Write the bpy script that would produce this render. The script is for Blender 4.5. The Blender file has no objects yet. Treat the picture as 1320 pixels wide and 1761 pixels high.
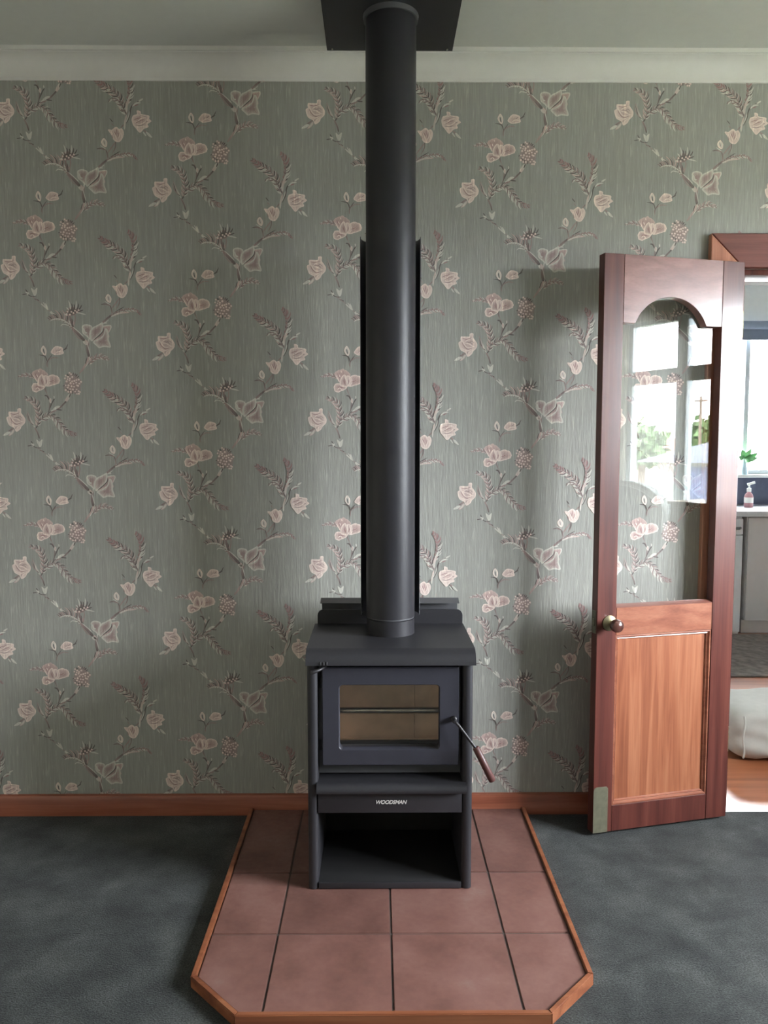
import bpy, bmesh, math, random
import numpy as np
from mathutils import Vector, Matrix
random.seed(7)
C = bpy.context.scene.collection
SC = bpy.context.scene
R = math.radians

# ------------------------------------------------------------------ camera, sky, exposure
cam_d = bpy.data.cameras.new('camera')
cam_d.sensor_fit = 'VERTICAL'; cam_d.sensor_height = 24.0; cam_d.lens = 1370 / 1761 * 24.0
cam_d.clip_start = 0.05
cam = bpy.data.objects.new('camera', cam_d); C.objects.link(cam)
cam.location = (0, 0, 1.34); cam.rotation_euler = (R(90 - 4.6), 0, R(-0.5))
SC.camera = cam

world = bpy.data.worlds.new('overcast_sky'); SC.world = world; world.use_nodes = True
bg = world.node_tree.nodes['Background']
bg.inputs[0].default_value = (0.89, 0.945, 1.0, 1); bg.inputs[1].default_value = 45.0
SC.view_settings.view_transform = 'Standard'; SC.view_settings.look = 'None'
SC.view_settings.gamma = 1.0; SC.view_settings.use_curve_mapping = False
SC.view_settings.exposure = 1.27
SC.cycles.max_bounces = 12; SC.cycles.diffuse_bounces = 8; SC.cycles.glossy_bounces = 6
SC.cycles.transparent_max_bounces = 24; SC.cycles.transmission_bounces = 8

def portal(name, loc, rot, sx, sy):     # daylight sampling through a real window opening (gives no light itself)
    l = bpy.data.lights.new(name, 'AREA'); l.shape = 'RECTANGLE'; l.size = sx; l.size_y = sy
    l.cycles.is_portal = True
    o = bpy.data.objects.new(name, l); C.objects.link(o); o.location = loc; o.rotation_euler = rot
portal('window_portal', (3.14, 1.24, 1.56), (0, R(90), 0), 1.3, 1.44)
portal('kitchen_portal', (3.01, 6.44, 1.65), (R(-90), 0, 0), 0.8, 1.1)

D = 2.835            # fireplace wall
CEIL = 2.67

# ------------------------------------------------------------------ materials
def lin(c):
    return tuple((x / 255 / 12.92) if x / 255 <= 0.04045 else ((x / 255 + 0.055) / 1.055) ** 2.4 for x in c)

def new_mat(name):
    m = bpy.data.materials.new(name); m.use_nodes = True
    nt = m.node_tree; b = nt.nodes['Principled BSDF']
    return m, nt, b

def noise_chain(nt, scale=(1, 1, 1), nscale=5, detail=4, coord='Object', dist=0.0):
    tc = nt.nodes.new('ShaderNodeTexCoord'); mp = nt.nodes.new('ShaderNodeMapping'); n = nt.nodes.new('ShaderNodeTexNoise')
    mp.inputs['Scale'].default_value = scale; n.inputs['Scale'].default_value = nscale; n.inputs['Detail'].default_value = detail
    n.inputs['Distortion'].default_value = dist
    nt.links.new(tc.outputs[coord], mp.inputs['Vector']); nt.links.new(mp.outputs['Vector'], n.inputs['Vector'])
    return n

def ramp(nt, src, stops):
    r = nt.nodes.new('ShaderNodeValToRGB'); e = r.color_ramp.elements
    while len(e) < len(stops): e.new(0.5)
    for i, (p, c) in enumerate(stops):
        e[i].position = p; e[i].color = (*c, 1)
    nt.links.new(src, r.inputs['Fac']); return r

def plain(name, c, rough=0.6, metal=0.0, var=0.06, nscale=30, bump=0.0, bscale=200, spec=0.5, coat=0.0, stretch=(1, 1, 1)):
    m, nt, b = new_mat(name); c = lin(c)
    n = noise_chain(nt, stretch, nscale)
    r = ramp(nt, n.outputs['Fac'], [(0.3, tuple(x * (1 - var) for x in c)), (0.7, tuple(min(1, x * (1 + var)) for x in c))])
    nt.links.new(r.outputs['Color'], b.inputs['Base Color'])
    b.inputs['Roughness'].default_value = rough; b.inputs['Metallic'].default_value = metal
    b.inputs['Specular IOR Level'].default_value = spec; b.inputs['Coat Weight'].default_value = coat
    b.inputs['Coat Roughness'].default_value = 0.2
    if bump:
        n2 = noise_chain(nt, stretch, bscale, 3); bp = nt.nodes.new('ShaderNodeBump')
        bp.inputs['Strength'].default_value = bump; bp.inputs['Distance'].default_value = 0.002
        nt.links.new(n2.outputs['Fac'], bp.inputs['Height']); nt.links.new(bp.outputs['Normal'], b.inputs['Normal'])
    return m

def wood(name, dark, mid, light, axis=2, rough=0.35, coat=0.3, band=9, spec=0.5):
    m, nt, b = new_mat(name)
    s = [band, band, band]; s[axis] = band * 0.05
    n = noise_chain(nt, tuple(s), 3.0, 5, dist=0.6)
    r = ramp(nt, n.outputs['Fac'], [(0.28, lin(dark)), (0.5, lin(mid)), (0.72, lin(light))])
    s2 = [260] * 3; s2[axis] = 7
    n2 = noise_chain(nt, tuple(s2), 1.0, 3)
    r2 = ramp(nt, n2.outputs['Fac'], [(0.35, (0.82, 0.8, 0.78)), (0.6, (1, 1, 1))])
    mx = nt.nodes.new('ShaderNodeMix'); mx.data_type = 'RGBA'; mx.blend_type = 'MULTIPLY'; mx.inputs[0].default_value = 0.7
    nt.links.new(r.outputs['Color'], mx.inputs[6]); nt.links.new(r2.outputs['Color'], mx.inputs[7])
    nt.links.new(mx.outputs[2], b.inputs['Base Color'])
    b.inputs['Roughness'].default_value = rough; b.inputs['Coat Weight'].default_value = coat; b.inputs['Coat Roughness'].default_value = 0.15
    b.inputs['Specular IOR Level'].default_value = spec
    bp = nt.nodes.new('ShaderNodeBump'); bp.inputs['Strength'].default_value = 0.08; bp.inputs['Distance'].default_value = 0.001
    nt.links.new(n2.outputs['Fac'], bp.inputs['Height']); nt.links.new(bp.outputs['Normal'], b.inputs['Normal'])
    return m

def glass(name, tint=(1, 1, 1)):
    m = bpy.data.materials.new(name); m.use_nodes = True; nt = m.node_tree; nt.nodes.clear()
    out = nt.nodes.new('ShaderNodeOutputMaterial'); mix = nt.nodes.new('ShaderNodeMixShader')
    tr = nt.nodes.new('ShaderNodeBsdfTransparent'); gl = nt.nodes.new('ShaderNodeBsdfGlossy'); fr = nt.nodes.new('ShaderNodeFresnel')
    geo = nt.nodes.new('ShaderNodeNewGeometry'); mr = nt.nodes.new('ShaderNodeMapRange')
    mr.inputs['To Min'].default_value = 1.5; mr.inputs['To Max'].default_value = 1 / 1.5
    nt.links.new(geo.outputs['Backfacing'], mr.inputs['Value']); nt.links.new(mr.outputs['Result'], fr.inputs['IOR'])
    tr.inputs[0].default_value = (*tint, 1); gl.inputs['Roughness'].default_value = 0.0; gl.inputs['Color'].default_value = (1, 1, 1, 1)
    nt.links.new(fr.outputs[0], mix.inputs[0]); nt.links.new(tr.outputs[0], mix.inputs[1]); nt.links.new(gl.outputs[0], mix.inputs[2])
    nt.links.new(mix.outputs[0], out.inputs[0]); return m

def paper_mat():
    m, nt, b = new_mat('embossed_wallpaper')
    at = nt.nodes.new('ShaderNodeAttribute'); at.attribute_name = 'print'
    n = noise_chain(nt, (210, 210, 9), 1.0, 3)
    r = ramp(nt, n.outputs['Fac'], [(0.3, (0.84, 0.84, 0.84)), (0.55, (0.99, 1.0, 0.99)), (0.75, (1.14, 1.17, 1.14))])
    mx = nt.nodes.new('ShaderNodeMix'); mx.data_type = 'RGBA'; mx.blend_type = 'MULTIPLY'; mx.inputs[0].default_value = 0.65
    nt.links.new(at.outputs['Color'], mx.inputs[6]); nt.links.new(r.outputs['Color'], mx.inputs[7])
    nt.links.new(mx.outputs[2], b.inputs['Base Color'])
    nd = noise_chain(nt, (170, 170, 15), 1.0, 2); rd = ramp(nt, nd.outputs['Fac'], [(0.58, (1, 1, 1)), (0.7, (1.3, 1.32, 1.3))])  # pale dashes painted in as emboss ridges catching the light
    m2 = nt.nodes.new('ShaderNodeMix'); m2.data_type = 'RGBA'; m2.blend_type = 'MULTIPLY'; m2.inputs[0].default_value = 0.8
    nt.links.new(mx.outputs[2], m2.inputs[6]); nt.links.new(rd.outputs['Color'], m2.inputs[7]); nt.links.new(m2.outputs[2], b.inputs['Base Color'])
    b.inputs['Roughness'].default_value = 0.5; b.inputs['Specular IOR Level'].default_value = 0.35
    n2 = noise_chain(nt, (150, 150, 16), 1.0, 4, dist=0.4)
    bp = nt.nodes.new('ShaderNodeBump'); bp.inputs['Strength'].default_value = 0.55; bp.inputs['Distance'].default_value = 0.0022
    nt.links.new(n2.outputs['Fac'], bp.inputs['Height']); nt.links.new(bp.outputs['Normal'], b.inputs['Normal'])
    return m

def carpet_mat():
    m, nt, b = new_mat('carpet_pile')
    n = noise_chain(nt, (1, 1, 1), 6.5, 9, dist=0.2); n.inputs['Roughness'].default_value = 0.6
    r = ramp(nt, n.outputs['Fac'], [(0.32, lin((42, 44, 44))), (0.5, lin((58, 61, 60))), (0.68, lin((74, 77, 75)))])
    n2 = noise_chain(nt, (1, 1, 1), 210, 6)
    r2 = ramp(nt, n2.outputs['Fac'], [(0.34, (0.4, 0.4, 0.4)), (0.66, (1.55, 1.55, 1.55))])
    mx = nt.nodes.new('ShaderNodeMix'); mx.data_type = 'RGBA'; mx.blend_type = 'MULTIPLY'; mx.inputs[0].default_value = 0.8
    nt.links.new(r.outputs['Color'], mx.inputs[6]); nt.links.new(r2.outputs['Color'], mx.inputs[7])
    nt.links.new(mx.outputs[2], b.inputs['Base Color'])
    b.inputs['Roughness'].default_value = 0.95; b.inputs['Specular IOR Level'].default_value = 0.1
    b.inputs['Sheen Weight'].default_value = 0.1; b.inputs['Sheen Roughness'].default_value = 0.5
    n3 = noise_chain(nt, (1, 1, 1), 260, 5)
    bp = nt.nodes.new('ShaderNodeBump'); bp.inputs['Strength'].default_value = 0.7; bp.inputs['Distance'].default_value = 0.004
    nt.links.new(n3.outputs['Fac'], bp.inputs['Height']); nt.links.new(bp.outputs['Normal'], b.inputs['Normal'])
    return m

def tile_mat():
    m, nt, b = new_mat('terracotta_tile')
    n = noise_chain(nt, (1, 1, 1), 6, 10, dist=0.05); n.inputs['Roughness'].default_value = 0.62
    r = ramp(nt, n.outputs['Fac'], [(0.3, lin((100, 68, 61))), (0.5, lin((120, 84, 76))), (0.64, lin((129, 94, 86))), (0.78, lin((140, 116, 109)))])
    oi = nt.nodes.new('ShaderNodeObjectInfo'); hs = nt.nodes.new('ShaderNodeHueSaturation')
    mr = nt.nodes.new('ShaderNodeMapRange'); mr.inputs['To Min'].default_value = 0.9; mr.inputs['To Max'].default_value = 1.1
    nt.links.new(oi.outputs['Random'], mr.inputs['Value']); nt.links.new(mr.outputs['Result'], hs.inputs['Value'])
    nt.links.new(r.outputs['Color'], hs.inputs['Color']); nt.links.new(hs.outputs['Color'], b.inputs['Base Color'])
    n2 = noise_chain(nt, (1, 1, 1), 60, 4)
    r2 = ramp(nt, n2.outputs['Fac'], [(0.3, (0.42,) * 3), (0.7, (0.6,) * 3)])
    nt.links.new(r2.outputs['Color'], b.inputs['Roughness'])
    bp = nt.nodes.new('ShaderNodeBump'); bp.inputs['Strength'].default_value = 0.12; bp.inputs['Distance'].default_value = 0.002
    nt.links.new(n2.outputs['Fac'], bp.inputs['Height']); nt.links.new(bp.outputs['Normal'], b.inputs['Normal'])
    return m

M = {}
M['paper'] = paper_mat()
M['cream_wall'] = plain('cream_wall_paint', (208, 202, 186), 0.8, var=0.02)
M['kitchen_wall'] = plain('kitchen_wall_paint', (226, 232, 232), 0.8, var=0.02)
M['ceiling'] = plain('ceiling_paint', (210, 211, 206), 0.85, var=0.015)
M['cornice'] = plain('cornice_paint', (226, 224, 220), 0.6, var=0.015)
M['carpet'] = carpet_mat()
M['base_wood'] = wood('skirting_timber', (124, 66, 48), (152, 86, 64), (170, 104, 80), axis=0)
M['frame_wood'] = wood('red_stained_timber', (74, 37, 33), (94, 49, 42), (108, 60, 51), axis=2, coat=0.5, rough=0.38, spec=0.3)
M['rail_wood'] = wood('orange_timber_rail', (126, 72, 54), (148, 90, 68), (162, 106, 82), axis=0, coat=0.5, rough=0.35)
M['top_rail_wood'] = wood('pinkish_timber_rail', (112, 64, 56), (128, 80, 70), (140, 92, 80), axis=0, coat=0.65, rough=0.35)
M['panel_wood'] = wood('golden_timber_panel', (130, 74, 52), (156, 96, 68), (174, 116, 86), axis=2, band=14, coat=0.25)
M['arch_wood'] = wood('architrave_timber', (96, 50, 44), (116, 64, 56), (130, 78, 66), axis=0)
M['arch_leg_wood'] = wood('pale_architrave_timber', (150, 92, 70), (176, 116, 92), (190, 132, 106), axis=2)
M['trim_wood'] = wood('hearth_timber', (118, 66, 44), (144, 86, 58), (164, 106, 74), axis=0, rough=0.4)
M['tile'] = tile_mat()
M['grout'] = plain('grey_grout', (84, 74, 70), 0.9, bump=0.3)
M['stove_black'] = plain('stove_black_paint', (42, 41, 45), 0.5, var=0.05, nscale=90, bump=0.05, bscale=900, spec=0.5)
M['stove_door'] = plain('stove_door_black', (52, 52, 61), 0.48, var=0.04, bump=0.04, bscale=900)
M['flue_black'] = plain('flue_black_enamel', (43, 42, 46), 0.42, var=0.04, nscale=6, spec=0.36)
M['shield_lightened'] = plain('lightened_shield_enamel', (84, 84, 87), 0.4, var=0.04)  # lightened from black to stand in for light missing behind the pipe
M['interior_shade'] = plain('shade_black_interior', (26, 25, 26), 0.8, var=0.1)  # wood box interior, colour darkened to deepen its shade
M['steel'] = plain('raw_steel', (190, 186, 180), 0.22, metal=1.0, var=0.1)
M['dark_steel'] = plain('dark_steel', (70, 68, 70), 0.4, metal=0.8)
M['chrome'] = plain('bright_badge_metal', (215, 215, 220), 0.25, metal=1.0)
M['firebrick'] = plain('buff_firebrick', (238, 218, 200), 0.9, var=0.1, nscale=20, bump=0.2)
M['grip_wood'] = wood('dark_grip_timber', (74, 40, 38), (92, 54, 50), (108, 66, 60), axis=2, rough=0.5, coat=0.1)
M['brass'] = plain('aged_brass', (150, 140, 112), 0.35, metal=0.9, var=0.2, nscale=60)
M['plate_brass'] = plain('dull_brass_plate', (112, 110, 92), 0.45, metal=0.3, var=0.14, nscale=50)
M['knob_wood'] = wood('dark_knob_timber', (62, 36, 32), (80, 48, 42), (98, 62, 54), rough=0.25, coat=0.6)
M['glass'] = glass('clear_glass')
M['stove_glass'] = glass('ceramic_stove_glass', (0.98, 0.97, 0.95))
M['white_frame'] = plain('window_frame_paint', (206, 214, 218), 0.45, var=0.02)
M['sill'] = plain('sill_paint', (224, 226, 224), 0.5, var=0.02)
M['floor_wood'] = wood('dining_floor_boards', (134, 76, 48), (160, 96, 64), (176, 114, 80), axis=0, rough=0.28, coat=0.4)
M['rug'] = plain('speckled_rug', (112, 104, 98), 0.95, var=0.35, nscale=24, bump=0.8, bscale=120)
M['cushion'] = plain('cream_cotton', (172, 171, 164), 0.85, var=0.04, bump=0.25, bscale=40)
M['cabinet'] = plain('warm_grey_laminate', (198, 194, 192), 0.5, var=0.02)
M['appliance'] = plain('white_appliance', (216, 218, 220), 0.4, var=0.02)
M['counter'] = plain('pale_stone_worktop', (198, 200, 202), 0.25, var=0.05, nscale=60)
M['splash'] = plain('slate_blue_splashback', (84, 90, 112), 0.3, var=0.05)
M['blind'] = plain('grey_blue_blind', (128, 140, 158), 0.7, var=0.03)
M['plastic_white'] = plain('white_plastic', (222, 220, 216), 0.4)
M['plastic_red'] = plain('pink_red_liquid', (168, 122, 128), 0.4)
M['leaf'] = plain('green_leaf', (96, 150, 96), 0.5, var=0.2)
M['vase'] = plain('pale_blue_vase', (190, 214, 222), 0.2)
M['handle_metal'] = plain('handle_metal', (120, 120, 122), 0.35, metal=0.7)
M['curtain'] = plain('sheer_curtain', (214, 216, 212), 0.9, var=0.03)
M['chair_fabric'] = plain('grey_green_upholstery', (150, 158, 156), 0.9, bump=0.3)
M['dark_leg'] = wood('dark_leg_timber', (60, 38, 30), (76, 50, 40), (90, 60, 48))
M['oak'] = wood('light_oak', (150, 126, 92), (172, 148, 112), (186, 162, 126))
M['lawn'] = plain('lawn_grass', (112, 112, 92), 0.95, var=0.2, nscale=3, bump=0.6)
M['foliage'] = plain('tree_foliage', (74, 98, 58), 0.9, var=0.4, nscale=4)
M['bark'] = plain('tree_bark', (92, 78, 66), 0.9, var=0.2, bump=0.6)
M['roof'] = plain('slate_roof', (58, 62, 72), 0.7, var=0.1, nscale=8)
M['roof_red'] = plain('terracotta_roof', (176, 110, 92), 0.8, var=0.1)
M['house_wall'] = plain('rendered_house_wall', (196, 194, 186), 0.8, var=0.04)
M['fence'] = plain('grey_fence_timber', (146, 146, 140), 0.85, var=0.15)

# ------------------------------------------------------------------ mesh helpers
def finish(bm, mats, name, parent=None, smooth=True, angle=35):
    me = bpy.data.meshes.new(name)
    bmesh.ops.recalc_face_normals(bm, faces=bm.faces[:])
    org = Vector((0, 0, 0))
    if parent is not None:
        p = parent
        while p is not None:
            org += p.location; p = p.parent
        for v in bm.verts: v.co -= org
    bm.to_mesh(me); bm.free()
    for m in (mats if isinstance(mats, (list, tuple)) else [mats]): me.materials.append(M[m])
    if smooth:
        me.shade_smooth(); me.set_sharp_from_angle(angle=R(angle))
    o = bpy.data.objects.new(name, me); C.objects.link(o)
    if parent is not None: o.parent = parent
    return o

def rebase(o, loc):
    """put the origin of a single-mesh thing at its base"""
    loc = Vector(loc); o.data.transform(Matrix.Translation(-loc)); o.location = loc
    return o

def tag(o, label=None, cat=None, group=None, kind=None):
    if label: o['label'] = label
    if cat: o['category'] = cat
    if group: o['group'] = group
    if kind: o['kind'] = kind
    return o

def thing(name, label, cat, loc=(0, 0, 0), group=None, kind=None):
    o = bpy.data.objects.new(name, None); C.objects.link(o); o.location = loc; o.empty_display_size = 0.05
    bpy.context.view_layer.update()
    return tag(o, label, cat, group, kind)

def bm_box(bm, x0, x1, y0, y1, z0, z1, bev=0.0, seg=2, mi=0):
    t = bmesh.new(); bmesh.ops.create_cube(t, size=1.0)
    for v in t.verts:
        v.co = ((x0 + x1) / 2 + v.co.x * (x1 - x0), (y0 + y1) / 2 + v.co.y * (y1 - y0), (z0 + z1) / 2 + v.co.z * (z1 - z0))
    if bev: bmesh.ops.bevel(t, geom=t.edges[:], offset=bev, segments=seg, profile=0.6, affect='EDGES')
    merge(bm, t, mi)

def merge(bm, t, mi=0):
    t.verts.ensure_lookup_table()
    mp = {v: bm.verts.new(v.co) for v in t.verts}
    for f in t.faces:
        try:
            nf = bm.faces.new([mp[v] for v in f.verts]); nf.material_index = mi
        except ValueError: pass
    t.free()

def bm_prism(bm, pts, f, a, b, bev=0.0, mi=0, seg=1):
    """polygon pts extruded between a and b; f(p, w) gives the 3-D point"""
    t = bmesh.new()
    v0 = [t.verts.new(f(p, a)) for p in pts]; v1 = [t.verts.new(f(p, b)) for p in pts]
    n = len(pts); t.faces.new(v0); t.faces.new(v1[::-1])
    for i in range(n): t.faces.new([v0[i], v1[i], v1[(i + 1) % n], v0[(i + 1) % n]])
    bmesh.ops.recalc_face_normals(t, faces=t.faces[:])
    if bev: bmesh.ops.bevel(t, geom=[e for e in t.edges if len(e.link_faces) == 2 and e.calc_face_angle(0) > 0.7], offset=bev, segments=seg, affect='EDGES', clamp_overlap=True)
    merge(bm, t, mi)

def bm_ring(bm, outer, inner, f, a, b, mi=0):
    t = bmesh.new(); n = len(outer)
    o0 = [t.verts.new(f(p, a)) for p in outer]; o1 = [t.verts.new(f(p, b)) for p in outer]
    i0 = [t.verts.new(f(p, a)) for p in inner]; i1 = [t.verts.new(f(p, b)) for p in inner]
    for k in range(n):
        j = (k + 1) % n
        t.faces.new([o0[k], o0[j], i0[j], i0[k]]); t.faces.new([o1[k], i1[k], i1[j], o1[j]])
        t.faces.new([o0[k], o1[k], o1[j], o0[j]]); t.faces.new([i0[k], i0[j], i1[j], i1[k]])
    merge(bm, t, mi)

def rrect(x0, x1, z0, z1, r, seg=5):
    out = []
    for cx, cz, a0 in ((x1 - r, z1 - r, 0), (x0 + r, z1 - r, 90), (x0 + r, z0 + r, 180), (x1 - r, z0 + r, 270)):
        for k in range(seg + 1):
            a = R(a0 + 90 * k / seg); out.append((cx + r * math.cos(a), cz + r * math.sin(a)))
    return out

def frame_from(axis):
    a = Vector(axis).normalized(); u = a.orthogonal().normalized(); return u, a.cross(u), a

def bm_lathe(bm, org, axis, prof, n=32, mi=0, a0=0.0, a1=360.0, cap=True):
    u, v, a = frame_from(axis); org = Vector(org); full = abs(a1 - a0 - 360) < 1e-6
    t = bmesh.new(); rings = []
    for r, h in prof:
        if r < 1e-6: rings.append([t.verts.new(org + a * h)]); continue
        rings.append([t.verts.new(org + a * h + (u * math.cos(R(a0 + (a1 - a0) * k / n)) + v * math.sin(R(a0 + (a1 - a0) * k / n))) * r) for k in range(n if full else n + 1)])
    for p, q in zip(rings, rings[1:]):
        m = max(len(p), len(q)); rng = range(m if full else m - 1)
        for k in rng:
            j = (k + 1) % m
            if len(p) == 1: t.faces.new([p[0], q[j], q[k]])
            elif len(q) == 1: t.faces.new([p[k], p[j], q[0]])
            else: t.faces.new([p[k], p[j], q[j], q[k]])
    if cap and full:
        for r in (rings[0], rings[-1]):
            if len(r) > 2: t.faces.new(r)
    merge(bm, t, mi)

def bm_tube(bm, pts, r, n=12, mi=0):
    pts = [Vector(p) for p in pts]; t = bmesh.new(); rings = []; up = None
    for i, p in enumerate(pts):
        d = (pts[min(i + 1, len(pts) - 1)] - pts[max(i - 1, 0)]).normalized()
        if up is None: up = d.orthogonal().normalized()
        up = (up - d * up.dot(d)).normalized(); s = d.cross(up)
        rr = r[i] if isinstance(r, (list, tuple)) else r
        rings.append([t.verts.new(p + (up * math.cos(2 * math.pi * k / n) + s * math.sin(2 * math.pi * k / n)) * rr) for k in range(n)])
    for p, q in zip(rings, rings[1:]):
        for k in range(n): t.faces.new([p[k], p[(k + 1) % n], q[(k + 1) % n], q[k]])
    t.faces.new(rings[0][::-1]); t.faces.new(rings[-1]); merge(bm, t, mi)

def box_obj(name, mat, parent, x0, x1, y0, y1, z0, z1, bev=0.002, seg=2):
    bm = bmesh.new(); bm_box(bm, x0, x1, y0, y1, z0, z1, bev, seg); return finish(bm, mat, name, parent)

def fx(p, w): return (w, p[0], p[1])      # profile (y, z) swept along x
def fy(p, w): return (p[0], w, p[1])      # profile (x, z) swept along y
def fz(p, w): return (p[0], p[1], w)      # profile (x, y) swept along z

# ------------------------------------------------------------------ wallpaper print (traced as ribbons and petals in wall units)
S = 1 / 4.552
def P(u, v):            # print drawing units -> metres on the wall, relative to the big bloom
    return ((u - 390) * S * 0.002041, -(v - 155) * S * 0.00205)

V, F, K = [], [], []
layer = [0]
def G(c, k=1.95): return tuple(min(0.95, x * k) for x in lin(c))
GROUND = G((120, 119.5, 114.5))
CREAM, PINK, MAUVE, DARK, LIGHT, RED = G((178, 165, 158)), G((156, 138, 133)), G((124, 107, 104)), G((80, 73, 72)), G((157, 155, 148)), G((122, 94, 93))

BLUSH = G((140, 118, 114))
def curve(pts, n=5, closed=False):
    out = []; m = len(pts)
    rng = range(m) if closed else range(m - 1)
    for i in rng:
        p0 = pts[(i - 1) % m] if closed or i > 0 else pts[i]; p1 = pts[i]; p2 = pts[(i + 1) % m]
        p3 = pts[(i + 2) % m] if closed or i + 2 < m else p2
        for k in range(n):
            t = k / n
            out.append(tuple(0.5 * (2 * b + (c - a) * t + (2 * a - 5 * b + 4 * c - d) * t * t + (3 * b - a - 3 * c + d) * t ** 3) for a, b, c, d in zip(p0, p1, p2, p3)))
    if not closed: out.append(pts[-1])
    return out

def addp(u, v, c):
    x, z = P(u, v); V.append((x, -0.0001 - layer[0] * 0.0000013, z)); K.append(c); return len(V) - 1

def stroke(pts, w, c, c2=None, n=4, w0=0.25, w1=0.15):
    layer[0] += 1; q = curve(pts, n); m = len(q); prev = None
    for i, (u, v) in enumerate(q):
        a, b = q[max(i - 1, 0)], q[min(i + 1, m - 1)]
        dx, dy = b[0] - a[0], b[1] - a[1]; L = math.hypot(dx, dy) or 1
        t = i / (m - 1); ww = w * 0.5 * min(1, w0 + t * 4) * min(1, w1 + (1 - t) * 3)
        cc = c if c2 is None else tuple(x * (1 - t) + y * t for x, y in zip(c, c2))
        r = (addp(u - dy / L * ww, v + dx / L * ww, cc), addp(u + dy / L * ww, v - dx / L * ww, cc))
        if prev: F.append((prev[0], prev[1], r[1], r[0]))
        prev = r

def petal(pts, ce, ci, ruf=0.0, streak=True, line=5, base=None, nst=None):
    layer[0] += 1; q = curve(pts, 4, True); m = len(q)
    cx = sum(p[0] for p in q) / m; cy = sum(p[1] for p in q) / m
    if ruf: q = [(u + (u - cx) / (math.hypot(u - cx, v - cy) + 1) * random.uniform(-ruf, ruf), v + (v - cy) / (math.hypot(u - cx, v - cy) + 1) * random.uniform(-ruf, ruf)) for u, v in q]
    ro = [addp(u, v, ce) for u, v in q]
    rm = [addp(cx + (u - cx) * 0.72, cy + (v - cy) * 0.72, tuple(a * 0.35 + b * 0.65 for a, b in zip(ce, ci))) for u, v in q]
    ri = [addp(cx + (u - cx) * 0.3, cy + (v - cy) * 0.3, ci) for u, v in q]
    for k in range(m):
        j = (k + 1) % m; F.append((ro[k], ro[j], rm[j], rm[k])); F.append((rm[k], rm[j], ri[j], ri[k]))
    F.append(tuple(ri))
    if streak:
        bx, by = base if base else (cx, cy)
        for k in range(0, m, 2):
            u, v = q[k]; j = random.uniform(0.35, 0.6)
            stroke([(bx + (u - bx) * j, by + (v - by) * j), (bx + (u - bx) * 0.93, by + (v - by) * 0.93)], 4.5, random.choice([MAUVE, PINK, CREAM, RED]), CREAM, 1)
    if line: stroke(q[::2] + [q[0]], line, ce, None, 2, 1, 1)

def feather(sp, hl, hr, n=14, cl=None, cr=None, ang=38, wid=8, red=0.0, back=True):
    """a plume: fine curved barbs left and right of a spine that runs from base to tip"""
    n = int(n * 1.6)
    q = curve(sp, 10); m = len(q); tip = q[-1]
    cb = tuple(0.62 * a + 0.38 * b for a, b in zip(GROUND, MAUVE))
    for side, h, cols in ((-1, hl * 1.3, cl or [MAUVE, LIGHT, PINK]), (1, hr * 1.3, cr or [LIGHT, PINK, MAUVE])):
        if h <= 0: continue
        if back:
            layer[0] += 1; A, B = [], []
            for i in range(0, m, 2):
                a, b = q[max(i - 1, 0)], q[min(i + 1, m - 1)]; dx, dy = b[0] - a[0], b[1] - a[1]; L = math.hypot(dx, dy) or 1
                t = i / (m - 1); e = h * 0.5 * (math.sin(math.pi * min(1, 0.1 + t * 0.88)) ** 0.7) * (0.8 + 0.2 * ((i // 2) % 2))
                A.append(addp(q[i][0], q[i][1], cb)); B.append(addp(q[i][0] + (-dy * side / L + dx / L * .5) * e, q[i][1] + (dx * side / L + dy / L * .5) * e, tuple(.75 * x + .25 * y for x, y in zip(GROUND, cb))))
            for k in range(len(A) - 1): F.append((A[k], A[k + 1], B[k + 1], B[k]))
        for k in range(n):
            t = (k + 0.5) / n; i = int(t * (m - 1)); u, v = q[i]
            a, b = q[max(i - 1, 0)], q[min(i + 1, m - 1)]; dx, dy = b[0] - a[0], b[1] - a[1]; L = math.hypot(dx, dy) or 1; dx /= L; dy /= L
            e = h * math.sin(math.pi * min(1, 0.2 + t * 0.76)) ** 0.6 * random.uniform(0.8, 1.12)
            A_ = R(ang + random.uniform(-6, 6)); nx, ny = -dy * side, dx * side
            c = cols[k % len(cols)]
            if t > 1 - red: c = RED if k % 2 else MAUVE
            P1 = (u + (dx * math.cos(A_ * 1.35) + nx * math.sin(A_ * 1.35)) * e * .5, v + (dy * math.cos(A_ * 1.35) + ny * math.sin(A_ * 1.35)) * e * .5)
            P2 = (u + (dx * math.cos(A_ * .95) + nx * math.sin(A_ * .95)) * e, v + (dy * math.cos(A_ * .95) + ny * math.sin(A_ * .95)) * e)
            stroke([(u, v), P1, P2], wid * .82, tuple(x * 0.92 for x in c), c, 3, 0.5, 0.05)
            if k % 3 == 1: stroke([(u + dx * 3, v + dy * 3), (P1[0] + dx * 3, P1[1] + dy * 3), (P2[0] + dx * 2, P2[1] + dy * 2)], wid * .36, DARK, DARK, 2, 0.8, 0.1)
    stroke(sp, 5, tuple(.5 * a + .5 * b for a, b in zip(DARK, MAUVE)), MAUVE, 5, 1, 0.2)

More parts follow.
